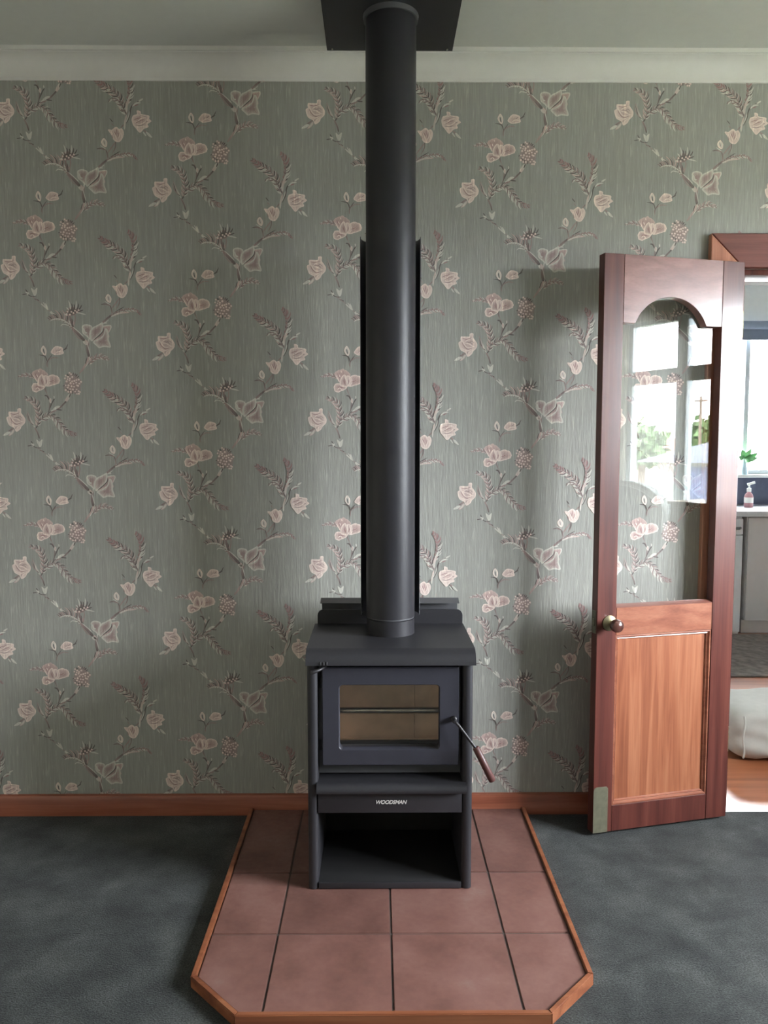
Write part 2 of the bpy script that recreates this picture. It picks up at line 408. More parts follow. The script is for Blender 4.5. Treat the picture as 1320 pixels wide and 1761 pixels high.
def XA(l): return [(91 + .3448 * a, .3448 * b) for a, b in l]
def XB(l): return [(500.7 + .3448 * a, .3448 * b) for a, b in l]
def XC(l): return [(.5173 * a, 273 + .5173 * b) for a, b in l]
def XD(l): return [(773.8 + .4138 * a, 91 + .4138 * b) for a, b in l]
def XE(l): return [(364 + .4828 * a, 637 + .4828 * b) for a, b in l]
def draw_motif():
    rep = 1139                                  # one vertical repeat in drawing units
    # stems
    stroke([(735, 1010), (728, 1080), (738, 1135)], 20, MAUVE, DARK, 4, 0.8, 0.8)
    stroke([(722, 1015), (738, 1075), (748, 1120)], 6, LIGHT)
    stroke([(738, 1135), (712, 1190), (660, 1262)], 16, PINK, MAUVE, 4, 0.8, 0.4)
    stroke([(748, 1120), (735, 1170), (705, 1215)], 7, LIGHT); stroke([(722, 1140), (706, 1190)], 7, DARK)
    stroke([(752, 1120), (745, 1165), (725, 1200)], 6, DARK)
    feather([(735, 1190), (775, 1150), (825, 1135), (895, 1157)], 34, 26, 9, red=0.0)
    # cluster stalk
    stroke([(580, 255), (560, 290), (540, 320)], 24, LIGHT, PINK); stroke([(585, 250), (572, 285)], 9, DARK)
    stroke([(548, 312), (505, 355), (470, 380)], 12, DARK, MAUVE, 4, 1, .3); stroke([(470, 375), (515, 380)], 9, DARK)
    stroke([(440, 385), (470, 360), (500, 352)], 18, LIGHT, LIGHT); stroke([(425, 392), (460, 372)], 12, LIGHT)
    stroke([(470, 382), (410, 408), (350, 455), (305, 520)], 12, MAUVE, DARK, 5, .6, .6); stroke([(430, 400), (370, 425), (335, 470)], 6, LIGHT)
    # bloom stalk and sprig
    stroke(XA([(860, 580), (860, 640), (900, 740)]), 9, DARK, MAUVE); stroke([(401, 255), (420, 310), (415, 376), (400, 400)], 8, MAUVE, DARK)
    stroke(XA([(840, 775), (900, 790), (950, 890)]), 10, DARK); stroke(XA([(1075, 830), (1010, 930), (940, 1090)]), 9, DARK)
    petal(XA([(960, 840), (990, 860), (985, 940), (960, 930), (945, 890)]), LIGHT, PINK, streak=False, line=3)
    stroke(XA([(1050, 780), (1060, 850)]), 8, LIGHT)
    # feathers of the bloom
    feather([(330, 135), (290, 120), (240, 110), (184, 124)], 16, 24, 9, wid=8)
    feather([(318, 500), (330, 440), (322, 370), (295, 315), (228, 285)], 44, 40, 15, [PINK, LIGHT, MAUVE], [LIGHT, DARK, MAUVE])
    feather([(345, 455), (400, 422), (455, 440), (505, 500), (548, 545), (618, 566)], 34, 52, 17, [MAUVE, LIGHT, DARK], [LIGHT, MAUVE, LIGHT], red=.18)
    stroke([(298, 515), (268, 460), (250, 420), (238, 385)], 14, LIGHT, MAUVE); stroke([(292, 500), (262, 470), (240, 400)], 6, DARK); stroke([(280, 490), (248, 455), (230, 405)], 6, MAUVE)
    # bloom
    petal(XA([(590, 250), (640, 225), (720, 200), (780, 185), (850, 220), (900, 260), (940, 310), (900, 340), (800, 330), (720, 390), (690, 460), (640, 390), (600, 320)]), PINK, BLUSH, 4, base=XA([(760, 420)])[0])
    petal(XA([(950, 340), (1060, 320), (1130, 330), (1170, 370), (1190, 440), (1170, 490), (1090, 530), (1000, 555), (910, 565), (930, 470)]), CREAM, BLUSH, 4, base=XA([(915, 540)])[0])
    petal(XA([(700, 510), (600, 510), (565, 580), (585, 670), (660, 690), (720, 670), (780, 640), (840, 610), (830, 580), (740, 540)]), CREAM, BLUSH, 4, base=XA([(830, 590)])[0])
    petal(XA([(790, 310), (730, 370), (700, 470), (720, 550), (840, 575), (870, 560), (890, 480), (870, 400), (830, 340)]), CREAM, BLUSH, 2, base=XA([(850, 560)])[0], line=6)
    petal(XA([(860, 330), (920, 350), (965, 410), (955, 500), (900, 565), (880, 500), (850, 410)]), CREAM, PINK, 2, line=6, base=XA([(890, 550)])[0])
    for l in ([(600, 320), (650, 400), (690, 480)], [(680, 300), (700, 360)], [(720, 210), (735, 260)], [(800, 330), (840, 430), (850, 540)], [(900, 360), (930, 440), (900, 550)], [(640, 640), (690, 600), (730, 640), (700, 670)]):
        stroke(XA(l), 8, CREAM)
    for l in ([(780, 420), (820, 540)], [(900, 420), (880, 520)], [(640, 580), (780, 590)], [(960, 470), (1080, 430)], [(640, 270), (690, 380)]): stroke(XA(l), 5, RED)
    # berry cluster
    petal([(545, 150), (600, 85), (660, 130), (675, 180), (650, 240), (590, 255), (530, 210)], tuple(.5 * a + .5 * b for a, b in zip(GROUND, MAUVE)), MAUVE, 8, False, 0)
    for k in range(16):
        a = random.uniform(0, 6.28); stroke([(600 + 50 * math.cos(a), 170 + 60 * math.sin(a)), (600 + 76 * math.cos(a), 172 + 84 * math.sin(a))], 6, DARK)
    for a, b in ((150, 330), (130, 390), (185, 410), (165, 460), (235, 270), (270, 300), (200, 360), (240, 400), (295, 365), (290, 460), (230, 440), (320, 510), (385, 430), (380, 490), (440, 420), (450, 510), (490, 470), (390, 545), (140, 550), (205, 550), (275, 570), (185, 600), (240, 630), (300, 640), (140, 655), (195, 695), (250, 695), (350, 690), (385, 640), (430, 680), (435, 740), (390, 740), (460, 700), (420, 560), (330, 580), (250, 500), (340, 450)):
        u, v = XB([(a, b)])[0]; r = random.uniform(6.5, 9); layer[0] += 1
        c = addp(u - 1.5, v - 1.5, CREAM); rr = [addp(u + r * math.cos(k * .785), v + r * math.sin(k * .785), PINK if k % 8 in (0, 1, 2) else tuple(.75 * x for x in PINK) if k < 4 else CREAM) for k in range(8)]
        for k in range(8): F.append((c, rr[k], rr[(k + 1) % 8]))
    # left rose with its leaves
    stroke(XC([(260, 470), (190, 520), (110, 590)]), 12, MAUVE, DARK); petal(XC([(180, 530), (140, 545), (90, 588), (150, 580), (200, 545)]), LIGHT, LIGHT, 0, False, 3)
    petal(XC([(250, 500), (215, 540), (175, 590), (225, 570), (262, 520)]), PINK, LIGHT, 0, False, 3)
    petal(XC([(190, 235), (315, 235), (325, 190), (372, 190), (370, 250), (420, 315), (432, 370), (405, 420), (372, 450), (350, 490), (290, 527), (262, 470), (185, 430), (155, 325), (190, 300)]), CREAM, PINK, 1.5)
    for l, c in (([(190, 240), (225, 320), (290, 395), (420, 375)], CREAM), ([(240, 320), (300, 275), (350, 260), (390, 290)], CREAM), ([(245, 330), (310, 340), (360, 370), (410, 380)], CREAM), ([(180, 400), (250, 430), (300, 440), (370, 400)], CREAM), ([(300, 520), (310, 470), (370, 430)], CREAM),
                 ([(210, 260), (280, 270), (360, 250)], RED), ([(200, 310), (240, 380), (300, 420), (380, 395)], RED), ([(270, 310), (330, 320), (370, 350)], MAUVE), ([(280, 490), (290, 455)], MAUVE), ([(300, 330), (350, 300), (390, 330)], MAUVE)):
        stroke(XC(l), 7 if c is CREAM else 4.5, c)
    # stem going down with little tulips
    stroke([(297, 518), (318, 560), (330, 602)], 10, MAUVE, DARK, 4, .8, .6)
    petal([(308, 610), (330, 628), (352, 608), (345, 650), (332, 668), (318, 648)], LIGHT, LIGHT, 1, False, 4)
    stroke([(235, 660), (268, 655)], 7, DARK); stroke([(262, 620), (282, 650)], 7, DARK); stroke([(270, 650), (300, 672), (345, 675)], 6, DARK); stroke([(262, 640), (290, 655)], 10, LIGHT); stroke([(275, 665), (285, 640)], 8, LIGHT)
    stroke([(330, 692), (366, 706)], 8, DARK); stroke([(310, 672), (340, 695), (390, 735)], 4, MAUVE)
    for t in ((378, 728), (395, 718), (412, 725)): stroke([(432, 775), t], 11, LIGHT, LIGHT, 2, .6, .5)
    stroke([(430, 775), (470, 800)], 4, MAUVE); stroke([(495, 815), (455, 798), (460, 785)], 15, LIGHT)
    # thistle and its feather
    feather([(618, 918), (565, 862), (510, 842), (440, 850)], 14, 62, 13, [LIGHT, MAUVE], [PINK, MAUVE, DARK, MAUVE], ang=46, red=.0)
    stroke([(600, 890), (540, 850), (480, 845), (442, 862)], 8, LIGHT); stroke([(590, 895), (545, 885), (525, 900)], 7, LIGHT)
    stroke([(625, 912), (604, 850), (602, 808)], 13, DARK, MAUVE, 4, 1, .5); stroke([(628, 900), (640, 840), (635, 805)], 8, MAUVE)
    stroke([(590, 850), (598, 880), (615, 915)], 7, LIGHT)
    petal([(565, 800), (590, 760), (640, 755), (680, 780), (650, 805), (600, 822)], MAUVE, DARK, 4, False, 0)
    for a, b, c in (((605, 770), (590, 702), LIGHT), ((645, 768), (650, 702), LIGHT), ((665, 780), (694, 735), DARK), ((650, 795), (725, 812), LIGHT), ((620, 765), (612, 725), DARK), ((635, 770), (632, 730), DARK), ((655, 775), (668, 725), DARK), ((590, 780), (572, 755), LIGHT), ((660, 790), (705, 775), DARK), ((580, 800), (552, 815), LIGHT)):
        stroke([a, ((a[0] + b[0]) / 2 + 4, (a[1] + b[1]) / 2), b], 9, c, c, 2, .8, .05)
    for u, v in ((612, 790), (582, 790), (640, 782), (668, 778), (600, 812), (575, 815), (628, 800), (655, 792)):
        layer[0] += 1; rr = [addp(u + 8 * math.cos(k * 1.05), v + 8 * math.sin(k * 1.05), CREAM if k in (3, 4, 5) else PINK) for k in range(6)]; F.append(tuple(rr))
    # main stem to the veined flower
    stroke([(612, 908), (655, 955), (705, 1010)], 22, MAUVE, DARK, 4, .6, .8); stroke([(620, 905), (670, 950), (700, 980)], 7, LIGHT); stroke([(612, 925), (655, 985), (690, 1005)], 6, MAUVE)
    stroke([(695, 1015), (725, 1035), (712, 1000)], 22, LIGHT, PINK); stroke([(760, 950), (742, 990), (735, 1030)], 8, LIGHT)
    # veined flower
    petal(XE([(690, 535), (760, 520), (825, 545), (835, 600), (805, 660), (800, 745), (750, 700), (695, 655), (682, 590)]), LIGHT, MAUVE, 2, True, 8)
    petal(XE([(1010, 560), (1060, 540), (1142, 532), (1125, 600), (1095, 660), (1100, 720), (1000, 720), (930, 740), (860, 780), (900, 720), (980, 650)]), PINK, MAUVE, 2, True, 6)
    petal(XE([(850, 795), (900, 768), (960, 740), (1020, 690), (1055, 585), (1090, 640), (1095, 760), (1122, 840), (1115, 878), (1020, 862), (950, 882), (900, 850)]), LIGHT, MAUVE, 2, True, 8)
    petal(XE([(820, 775), (802, 680), (820, 610), (870, 560), (940, 525), (1000, 500), (1010, 560), (980, 650), (900, 720)]), LIGHT, MAUVE, 2, True, 9)
    stroke(XE([(980, 520), (1010, 490), (1085, 495)]), 14, LIGHT); stroke(XE([(1000, 545), (1140, 535), (1110, 640)]), 8, LIGHT); stroke(XE([(850, 770), (1000, 640), (1020, 560)]), 8, DARK)
    stroke(XE([(700, 570), (720, 640), (760, 650)]), 12, LIGHT)
    # stem up and right, with long drooping feather
    stroke([(852, 872), (885, 842), (922, 815)], 14, MAUVE, DARK, 4, .7, .7); stroke([(862, 880), (900, 850)], 6, LIGHT)
    stroke([(920, 818), (965, 785), (1022, 750)], 8, DARK, DARK)
    feather([(915, 822), (980, 788), (1050, 772), (1110, 775), (1155, 815)], 14, 26, 12, [RED, LIGHT, MAUVE], [LIGHT, PINK, LIGHT], red=.2)
    stroke([(918, 825), (985, 800), (1060, 795)], 12, LIGHT, PINK)
    stroke([(928, 812), (922, 770), (912, 738)], 9, MAUVE, DARK); stroke([(925, 765), (960, 720), (990, 680)], 9, MAUVE)
    # bud, tulip
    stroke(XD([(350, 1580), (250, 1545), (165, 1557)]), 9, MAUVE, DARK); stroke(XD([(340, 1560), (230, 1490)]), 6, LIGHT)
    petal(XD([(300, 1368), (258, 1430), (290, 1495), (342, 1515), (358, 1440), (325, 1385)]), CREAM, LIGHT, 0, False, 5); stroke(XD([(300, 1400), (310, 1450), (318, 1480)]), 7, MAUVE)
    stroke(XD([(520, 1420), (515, 1520), (450, 1640)]), 7, DARK, MAUVE)
    petal(XD([(388, 1215), (450, 1222), (500, 1185), (545, 1170), (590, 1205), (635, 1195), (672, 1262), (650, 1350), (600, 1418), (540, 1425), (480, 1380), (440, 1290)]), CREAM, PINK, 1, base=XD([(545, 1400)])[0])
    for l in ([(480, 1230), (520, 1330), (550, 1390)], [(590, 1210), (610, 1290), (560, 1390)], [(440, 1230), (480, 1330)], [(520, 1190), (560, 1180), (590, 1240)], [(645, 1250), (620, 1360)]): stroke(XD(l), 7, CREAM)
    for l in ([(545, 1200), (550, 1300)], [(500, 1240), (540, 1320)], [(585, 1260), (560, 1350)], [(470, 1370), (450, 1300)]): stroke(XD(l), 4.5, RED)
    # trunk of the upper spray
    stroke(XD([(615, 1185), (690, 1110), (735, 1040)]), 9, MAUVE, DARK); stroke(XD([(690, 1210), (695, 1110), (720, 1000), (735, 950)]), 14, LIGHT, PINK)
    stroke(XD([(730, 1100), (790, 960), (810, 850), (860, 770), (1035, 665)]), 9, DARK, DARK); stroke(XD([(720, 1080), (770, 970), (790, 880)]), 8, LIGHT)
    stroke(XD([(840, 800), (920, 740), (1000, 735)]), 12, LIGHT); stroke(XD([(960, 710), (1045, 660)]), 12, LIGHT); stroke(XD([(880, 790), (960, 760)]), 7, RED)
    stroke(XD([(420, 1010), (480, 1080)]), 6, DARK); stroke(XD([(450, 1100), (500, 1150)]), 5, MAUVE)
    feather(XD([(725, 940), (670, 800), (600, 650), (480, 520), (330, 430), (185, 335)]), 56, 40, 20, [LIGHT, LIGHT, DARK, PINK], [MAUVE, LIGHT, DARK], red=.22, wid=10)
    feather(XD([(720, 930), (655, 800), (580, 700), (500, 660), (415, 690)]), 34, 8, 9, [LIGHT, MAUVE, LIGHT], [DARK], wid=9)
    feather(XD([(735, 760), (785, 600), (800, 450), (765, 320), (700, 225)]), 18, 46, 10, [RED, MAUVE], [LIGHT, DARK, LIGHT], red=.5, wid=10)
    stroke(XD([(735, 770), (790, 640), (830, 560)]), 13, LIGHT); stroke(XD([(735, 900), (740, 780), (800, 660)]), 18, LIGHT, PINK)
    # right rose
    stroke(XD([(1030, 1210), (1120, 1280), (1195, 1350)]), 11, MAUVE); petal(XD([(1090, 1248), (1140, 1280), (1195, 1350), (1135, 1325), (1100, 1285)]), LIGHT, LIGHT, 0, False, 3); stroke(XD([(1030, 1250), (1085, 1325)]), 10, LIGHT)
    petal(XD([(928, 878), (990, 895), (1000, 940), (1142, 965), (1140, 1020), (1182, 1060), (1110, 1110), (1128, 1160), (1045, 1190), (972, 1258), (900, 1180), (850, 1120), (832, 1035), (855, 965), (930, 940)]), CREAM, PINK, 1.5)
    for l, c in (([(850, 980), (940, 950), (1040, 980), (1110, 1000)], CREAM), ([(840, 1070), (930, 1070), (1000, 1010), (1080, 1010)], CREAM), ([(930, 1120), (1000, 1110), (1070, 1070), (1100, 1010)], CREAM), ([(860, 1120), (950, 1160), (1060, 1150), (1120, 1150)], CREAM), ([(900, 1180), (960, 1170), (970, 1250)], CREAM), ([(1080, 1000), (1120, 1050), (1170, 1060)], CREAM),
                 ([(860, 1040), (940, 1010), (1020, 995)], RED), ([(900, 1090), (990, 1050), (1060, 1030)], RED), ([(880, 1130), (980, 1140), (1060, 1110)], MAUVE), ([(1090, 1080), (1130, 1050)], MAUVE), ([(970, 960), (1090, 980)], MAUVE)):
        stroke(XD(l), 7 if c is CREAM else 4.5, c)
    # two buds above the next bloom
    stroke([(411, 1215), (412, 1175), (450, 1120)], 8, MAUVE, DARK); stroke([(412, 1172), (395, 1130), (345, 1120)], 7, DARK); stroke([(425, 1160), (460, 1140), (505, 1145)], 7, MAUVE)
    petal(XE([(40, 858), (8, 920), (30, 975), (72, 1005), (88, 935), (65, 880)]), CREAM, LIGHT, 0, False, 5); stroke(XE([(42, 900), (50, 950), (62, 985)]), 8, DARK)
    petal(XE([(165, 955), (240, 868), (345, 885), (355, 940), (362, 978), (240, 1000), (200, 985)]), CREAM, PINK, 1); stroke(XE([(265, 870), (260, 920)]), 6, CREAM); stroke(XE([(230, 980), (290, 945), (360, 965)]), 8, CREAM); stroke(XE([(285, 940), (330, 900)]), 5, MAUVE)
    stroke(XE([(355, 930), (410, 890), (442, 825)]), 7, DARK); stroke(XE([(375, 925), (430, 890)]), 5, DARK)
draw_motif()
MV = np.array(V); MK = np.array(K); MF = F

def hole(x, z, margin=0.0):
    return 1.215 < x < 2.42 and z < 2.03

def build_back_wall():
    XL, XR, OL, OR, OT = -2.6, 3.0, 1.27, 2.36, 1.962
    verts, faces, mats, cols = [], [], [], []
    def box(x0, x1, z0, z1):
        y0, y1 = D, D + 0.115; b = len(verts)
        for y in (y0, y1):
            verts.extend([(x0, y, z0), (x1, y, z0), (x1, y, z1), (x0, y, z1)])
        cols.extend([GROUND] * 8)
        for f, m in (((0, 1, 2, 3), 0), ((4, 7, 6, 5), 1), ((0, 4, 5, 1), 1), ((1, 5, 6, 2), 1), ((2, 6, 7, 3), 1), ((3, 7, 4, 0), 1)):
            faces.append(tuple(b + i for i in f)); mats.append(m)
    box(XL, OL, 0, CEIL); box(OL, OR, OT, CEIL); box(OR, XR, 0, CEIL)
    px, pz = 0.53, 0.525
    for i in range(-4, 6):
        for j in range(-3, 6):
            cx = -0.104 + i * px
            cz = 1.574 + (j - 1) * pz + (pz / 2 if i % 2 else 0)
            if cx < -2.4 or cx > 2.8 or cz > 3.0 or cz < -0.35: continue
            b = len(verts); A = MV + np.array([cx, D, cz])
            ok = (A[:, 0] > XL + .01) & (A[:, 0] < XR - .01) & (A[:, 2] > 0.03) & (A[:, 2] < CEIL - 0.02) & ~((A[:, 0] > OL - .06) & (A[:, 0] < OR + .06) & (A[:, 2] < OT + .06))
            verts.extend(map(tuple, A)); cols.extend(map(tuple, MK))
            for f in MF:
                if all(ok[k] for k in f): faces.append(tuple(b + k for k in f)); mats.append(0)
    me = bpy.data.meshes.new('wall_back'); me.from_pydata(verts, [], faces)
    a = me.attributes.new('print', 'FLOAT_COLOR', 'POINT')
    a.data.foreach_set('color', np.hstack([np.array(cols), np.ones((len(cols), 1))]).astype(np.float32).ravel())
    me.polygons.foreach_set('material_index', mats)
    me.materials.append(M['paper']); me.materials.append(M['cream_wall'])
    o = bpy.data.objects.new('wall_back', me); C.objects.link(o)
    tag(o, 'grey-green embossed wallpaper wall with trailing pink floral sprays behind the stove', 'wall', kind='structure')
build_back_wall()

# ------------------------------------------------------------------ room shell
def struct(o, label, cat): return tag(o, label, cat, kind='structure')
def wall_with_hole(name, mat, label, axis, pos, th, a0, a1, h0, h1, z1=CEIL, z0=0.0):
    bm = bmesh.new()
    def b(p0, p1, q0, q1):
        if axis == 'x': bm_box(bm, pos, pos + th, p0, p1, q0, q1)
        else: bm_box(bm, p0, p1, pos, pos + th, q0, q1)
    b(a0, h0[0], z0, z1); b(h1[0], a1, z0, z1); b(h0[0], h1[0], z0, h0[1]); b(h0[0], h1[0], h1[1], z1)
    return struct(finish(bm, mat, name, smooth=False), label, 'wall')
YB = -2.4
WY0, WY1, WZ0, WZ1 = 0.53, 1.95, 0.93, 2.2      # lounge window opening
struct(box_obj('floor', 'carpet', None, -2.6, 3.0, YB, D, -0.06, 0.0, 0), 'charcoal grey-green cut pile carpet of the lounge', 'floor')
struct(box_obj('ceiling', 'ceiling', None, -2.6, 3.0, YB, D, CEIL, CEIL + 0.06, 0), 'pale painted lounge ceiling above the flue', 'ceiling')
struct(box_obj('wall_left', 'cream_wall', None, -2.7, -2.6, YB, D, 0, CEIL, 0), 'plain wall on the left of the lounge', 'wall')
struct(box_obj('wall_front', 'cream_wall', None, -2.6, 3.0, YB - .1, YB, 0, CEIL, 0), 'plain wall behind the camera', 'wall')
wall_with_hole('wall_right', 'cream_wall', 'plain wall on the right holding the lounge window', 'x', 3.0, 0.12, YB, D + .115, (WY0, WZ0), (WY1, WZ1))

# cornice: scotia with a small bead at the ceiling edge
bm = bmesh.new()
pr = [(D, 2.588), (D - .006, 2.588), (D - .010, 2.596)]
for k in range(9):
    a = R(90 * k / 8); pr.append((D - .010 - .052 * (1 - math.cos(a)), 2.598 + .056 * math.sin(a)))
pr += [(D - .064, 2.656), (D - .072, 2.656), (D - .072, CEIL), (D, CEIL)]
bm_prism(bm, pr, fx, -2.6, 3.0); struct(finish(bm, 'cornice', 'trim_1', angle=25), 'white scotia cornice between papered wall and ceiling', 'cornice')
# baseboard
bm = bmesh.new()
bm_prism(bm, [(D, 0), (D - .016, 0), (D - .016, .066), (D - .012, .074), (D - .004, .077), (D, .077)], fx, -2.6, 1.15)
struct(finish(bm, 'base_wood', 'baseboard_back'), 'varnished timber skirting board along the papered wall', 'skirting')
# architrave around the kitchen doorway
AR = thing('trim_2', 'red-brown timber architrave framing the doorway to the kitchen', 'architrave', (1.75, D, 0), kind='structure')
yf = D - .026
def hexa(name, mat, parent, outer, inner, mapper, bev=.0015):
    bm = bmesh.new(); vo = [bm.verts.new(mapper(p)) for p in outer]; vi = [bm.verts.new(mapper(p)) for p in inner]
    n = len(outer); bm.faces.new(vo); bm.faces.new(vi[::-1])
    for k in range(n): bm.faces.new([vo[k], vi[k], vi[(k + 1) % n], vo[(k + 1) % n]])
    return finish(bm, mat, name, parent)
def arch_piece(name, mat, pts):
    bm = bmesh.new(); bm_prism(bm, pts, fy, yf, D - .0005, .003); return finish(bm, mat, name, AR)
arch_piece('architrave_leg', 'arch_leg_wood', [(1.155, 0), (1.27, 0), (1.27, 1.962), (1.155, 2.079)])
arch_piece('architrave_leg', 'arch_leg_wood', [(2.475, 0), (2.36, 0), (2.36, 1.962), (2.475, 2.079)])
arch_piece('architrave_head', 'arch_wood', [(1.155, 2.0795), (1.2705, 1.9625), (2.3595, 1.9625), (2.475, 2.0795)])
bm = bmesh.new(); bm_box(bm, 1.27, 1.288, D, D + .115, 0, 1.944, .001); bm_box(bm, 2.342, 2.36, D, D + .115, 0, 1.944, .001); bm_box(bm, 1.27, 2.36, D, D + .115, 1.944, 1.962, .001)
finish(bm, 'frame_wood', 'door_jamb', AR)

# ------------------------------------------------------------------ glazed timber door, folded back against the wall
A0 = Vector((0.742, 2.646, 0)); B0 = Vector((1.266, 2.776, 0)); td = (B0 - A0).normalized(); nf = Vector((td.y, -td.x, 0)); DW = 0.533
def dp(p, w): return A0 + td * p[0] - nf * w + Vector((0, 0, p[1]))     # u along the leaf, z up, w depth behind the front face
DOOR = thing('door_1', 'open red-brown timber door with arched glass pane beside the kitchen doorway', 'door', (A0.x, A0.y, 0.012), kind='structure')
DT = 0.036; ZB, ZT = 0.012, 1.974
def dprism(name, mat, pts, w0, w1, bev=.0015, parent=None):
    bm = bmesh.new(); bm_prism(bm, pts, dp, w0, w1, bev); return finish(bm, mat, name, parent or DOOR)
def rc(u0, u1, z0, z1): return [(u0, z0), (u1, z0), (u1, z1), (u0, z1)]
dprism('stile', 'frame_wood', rc(0, .0725, ZB, ZT), 0, DT); dprism('stile', 'frame_wood', rc(.449, DW, ZB, ZT), 0, DT)
arc = []
cu, cz = .2535, 1.843 - .146
for k in range(25):
    a = R(180 - (90 - 68) + 0) - (R(180 - 44)) * k / 24
    arc.append((cu + .146 * math.cos(a), cz + .146 * math.sin(a)))
dprism('top_rail', 'top_rail_wood', [(.073, ZT), (.073, 1.752)] + arc + [(.4485, 1.752), (.4485, ZT)], 0.0004, DT, .001)
dprism('middle_rail', 'rail_wood', rc(.073, .4485, .702, .798), .0004, DT)
dprism('bottom_rail', 'frame_wood', rc(.073, .4485, ZB, .104), .0004, DT)
dprism('panel', 'panel_wood', rc(.068, .453, .098, .708), .015, .024, 0)
u0, u1, z0, z1, q = .0735, .448, .1045, .7015, .015
for (po, pi) in (((u0, z0), (u1, z0)), ((u1, z0), (u1, z1)), ((u1, z1), (u0, z1)), ((u0, z1), (u0, z0))):
    def ins(p): return (p[0] + (q if p[0] == u0 else -q), p[1] + (q if p[1] == z0 else -q))
    def mid(p, f): i = ins(p); return (p[0] + (i[0] - p[0]) * f, p[1] + (i[1] - p[1]) * f)
    bm = bmesh.new()
    prof = [(0, .0155), (0, .003), (.3, .0025), (.55, .007), (.62, .0095), (.8, .0085), (1, .0125), (1, .0155)]
    ra = [bm.verts.new(dp(mid(po, f), w)) for f, w in prof]; rb = [bm.verts.new(dp(mid(pi, f), w)) for f, w in prof]
    for k in range(len(prof) - 1): bm.faces.new([ra[k], ra[k + 1], rb[k + 1], rb[k]])
    bm.faces.new(ra); bm.faces.new(rb[::-1]); finish(bm, 'rail_wood', 'bead', DOOR)
dprism('glass_pane', 'glass', rc(.066, .456, .79, 1.86), .0255, .0295, 0)
bm = bmesh.new()
bm_prism(bm, [(.0012, .7975), (.0012, .7990), (.0235, .8075), (.0253, .8075), (.0253, .7975)], lambda p, w: dp((w, p[1]), p[0]), .0735, .448); tag(finish(bm, 'top_rail_wood', 'glazing_bead', DOOR), 'sloped bead below the glass')
# hardware
kn = bmesh.new(); kc = dp((.047, .748), 0)
bm_lathe(kn, kc, nf, [(0, 0), (.0265, 0), (.0265, .003), (.022, .006), (.012, .009), (.009, .012), (.009, .020)], 32)
ROSE = finish(kn, 'brass', 'knob_rose', DOOR); tag(ROSE, 'round brass backplate')
kn = bmesh.new(); bm_lathe(kn, kc, nf, [(0, .018), (.009, .018), (.011, .022), (.017, .030), (.0215, .040), (.0225, .049), (.020, .058), (.012, .064), (0, .066)], 32)
tag(finish(kn, 'knob_wood', 'knob', DOOR), 'dark turned timber knob')
bm = bmesh.new(); pl = rrect(-.0001, .056, .0115, .176, .012)
pl = [(0.001, .013), (.056, .013), (.056, .168), (.05, .175), (.013, .176), (.004, .172), (.001, .163)]
bm_prism(bm, pl, dp, -.0015, .0003, .0004); tag(finish(bm, 'plate_brass', 'bolt_plate', DOOR), 'dull brass corner plate at the foot')
bm = bmesh.new()
def ep(p, w): return A0 - td * w - nf * p[0] + Vector((0, 0, p[1]))
bm_prism(bm, rc(.006, .030, .715, .785), ep, -.0005, .0015, .0005); bm_box(bm, 0, 0.0001, 0, 0.0001, 0, 0.0001)
bm.free(); bm = bmesh.new(); bm_prism(bm, rc(.006, .030, .712, .79), ep, -.0005, .0015, .0005); bm_prism(bm, rc(.011, .024, .737, .762), ep, .001, .006, .001)
tag(finish(bm, 'plate_brass', 'latch_plate', DOOR), 'brass latch plate on the door edge')
for hz in (.25, 1.72):
    bm = bmesh.new(); bm_lathe(bm, dp((DW + .004, hz), .012) , (0, 0, 1), [(0, 0), (.006, 0), (.006, .09), (0, .09)], 12); tag(finish(bm, 'brass', 'hinge', DOOR), 'brass hinge')

# ------------------------------------------------------------------ hearth
HX0, HX1, HYF, HYC = -.465, .540, 1.748, 1.887; HZ = .030; tw = .014
HEARTH = thing('hearth', 'raised terracotta tile hearth with timber edging under the black stove', 'hearth', (.037, 2.3, 0))
outer = [(HX0, D - .016), (HX0, HYC), (-.331, HYF), (.406, HYF), (HX1, HYC), (HX1, D - .016)]
def inset(t):
    return [(HX0 + t, D - .016), (HX0 + t, HYC + t * .414), (-.331 + t * .414, HYF + t), (.406 - t * .414, HYF + t), (HX1 - t, HYC + t * .414), (HX1 - t, D - .016)]
inner = inset(tw)
for k, nm in enumerate(('side', 'corner', 'front', 'corner', 'side')):
    o1, o2, i1, i2 = outer[k], outer[k + 1], inner[k], inner[k + 1]
    bm = bmesh.new(); bm_prism(bm, [o1, o2, i2, i1], fz, 0, HZ, .0018, seg=2); finish(bm, 'trim_wood', 'edging_strip', HEARTH)
bm = bmesh.new(); bm_prism(bm, inset(tw + .0005), fz, 0, .0195); finish(bm, 'grout', 'grout_bed', HEARTH)
def clip(poly, a, b):       # keep the left side of a->b
    out = []; n = len(poly)
    def s(p): return (b[0] - a[0]) * (p[1] - a[1]) - (b[1] - a[1]) * (p[0] - a[0])
    for i in range(n):
        p, r = poly[i], poly[(i + 1) % n]; sp, sr = s(p), s(r)
        if sp >= 0: out.append(p)
        if sp * sr < 0: t = sp / (sp - sr); out.append((p[0] + (r[0] - p[0]) * t, p[1] + (r[1] - p[1]) * t))
    return out
ti = inset(tw + .003)
cols_ = [(ti[0][0], -.2725), (-.2675, .0345), (.0395, .3415), (.3465, ti[-1][0])]
rows_ = [(1.758, 2.0665), (2.0715, 2.380), (2.385, D - .018)]
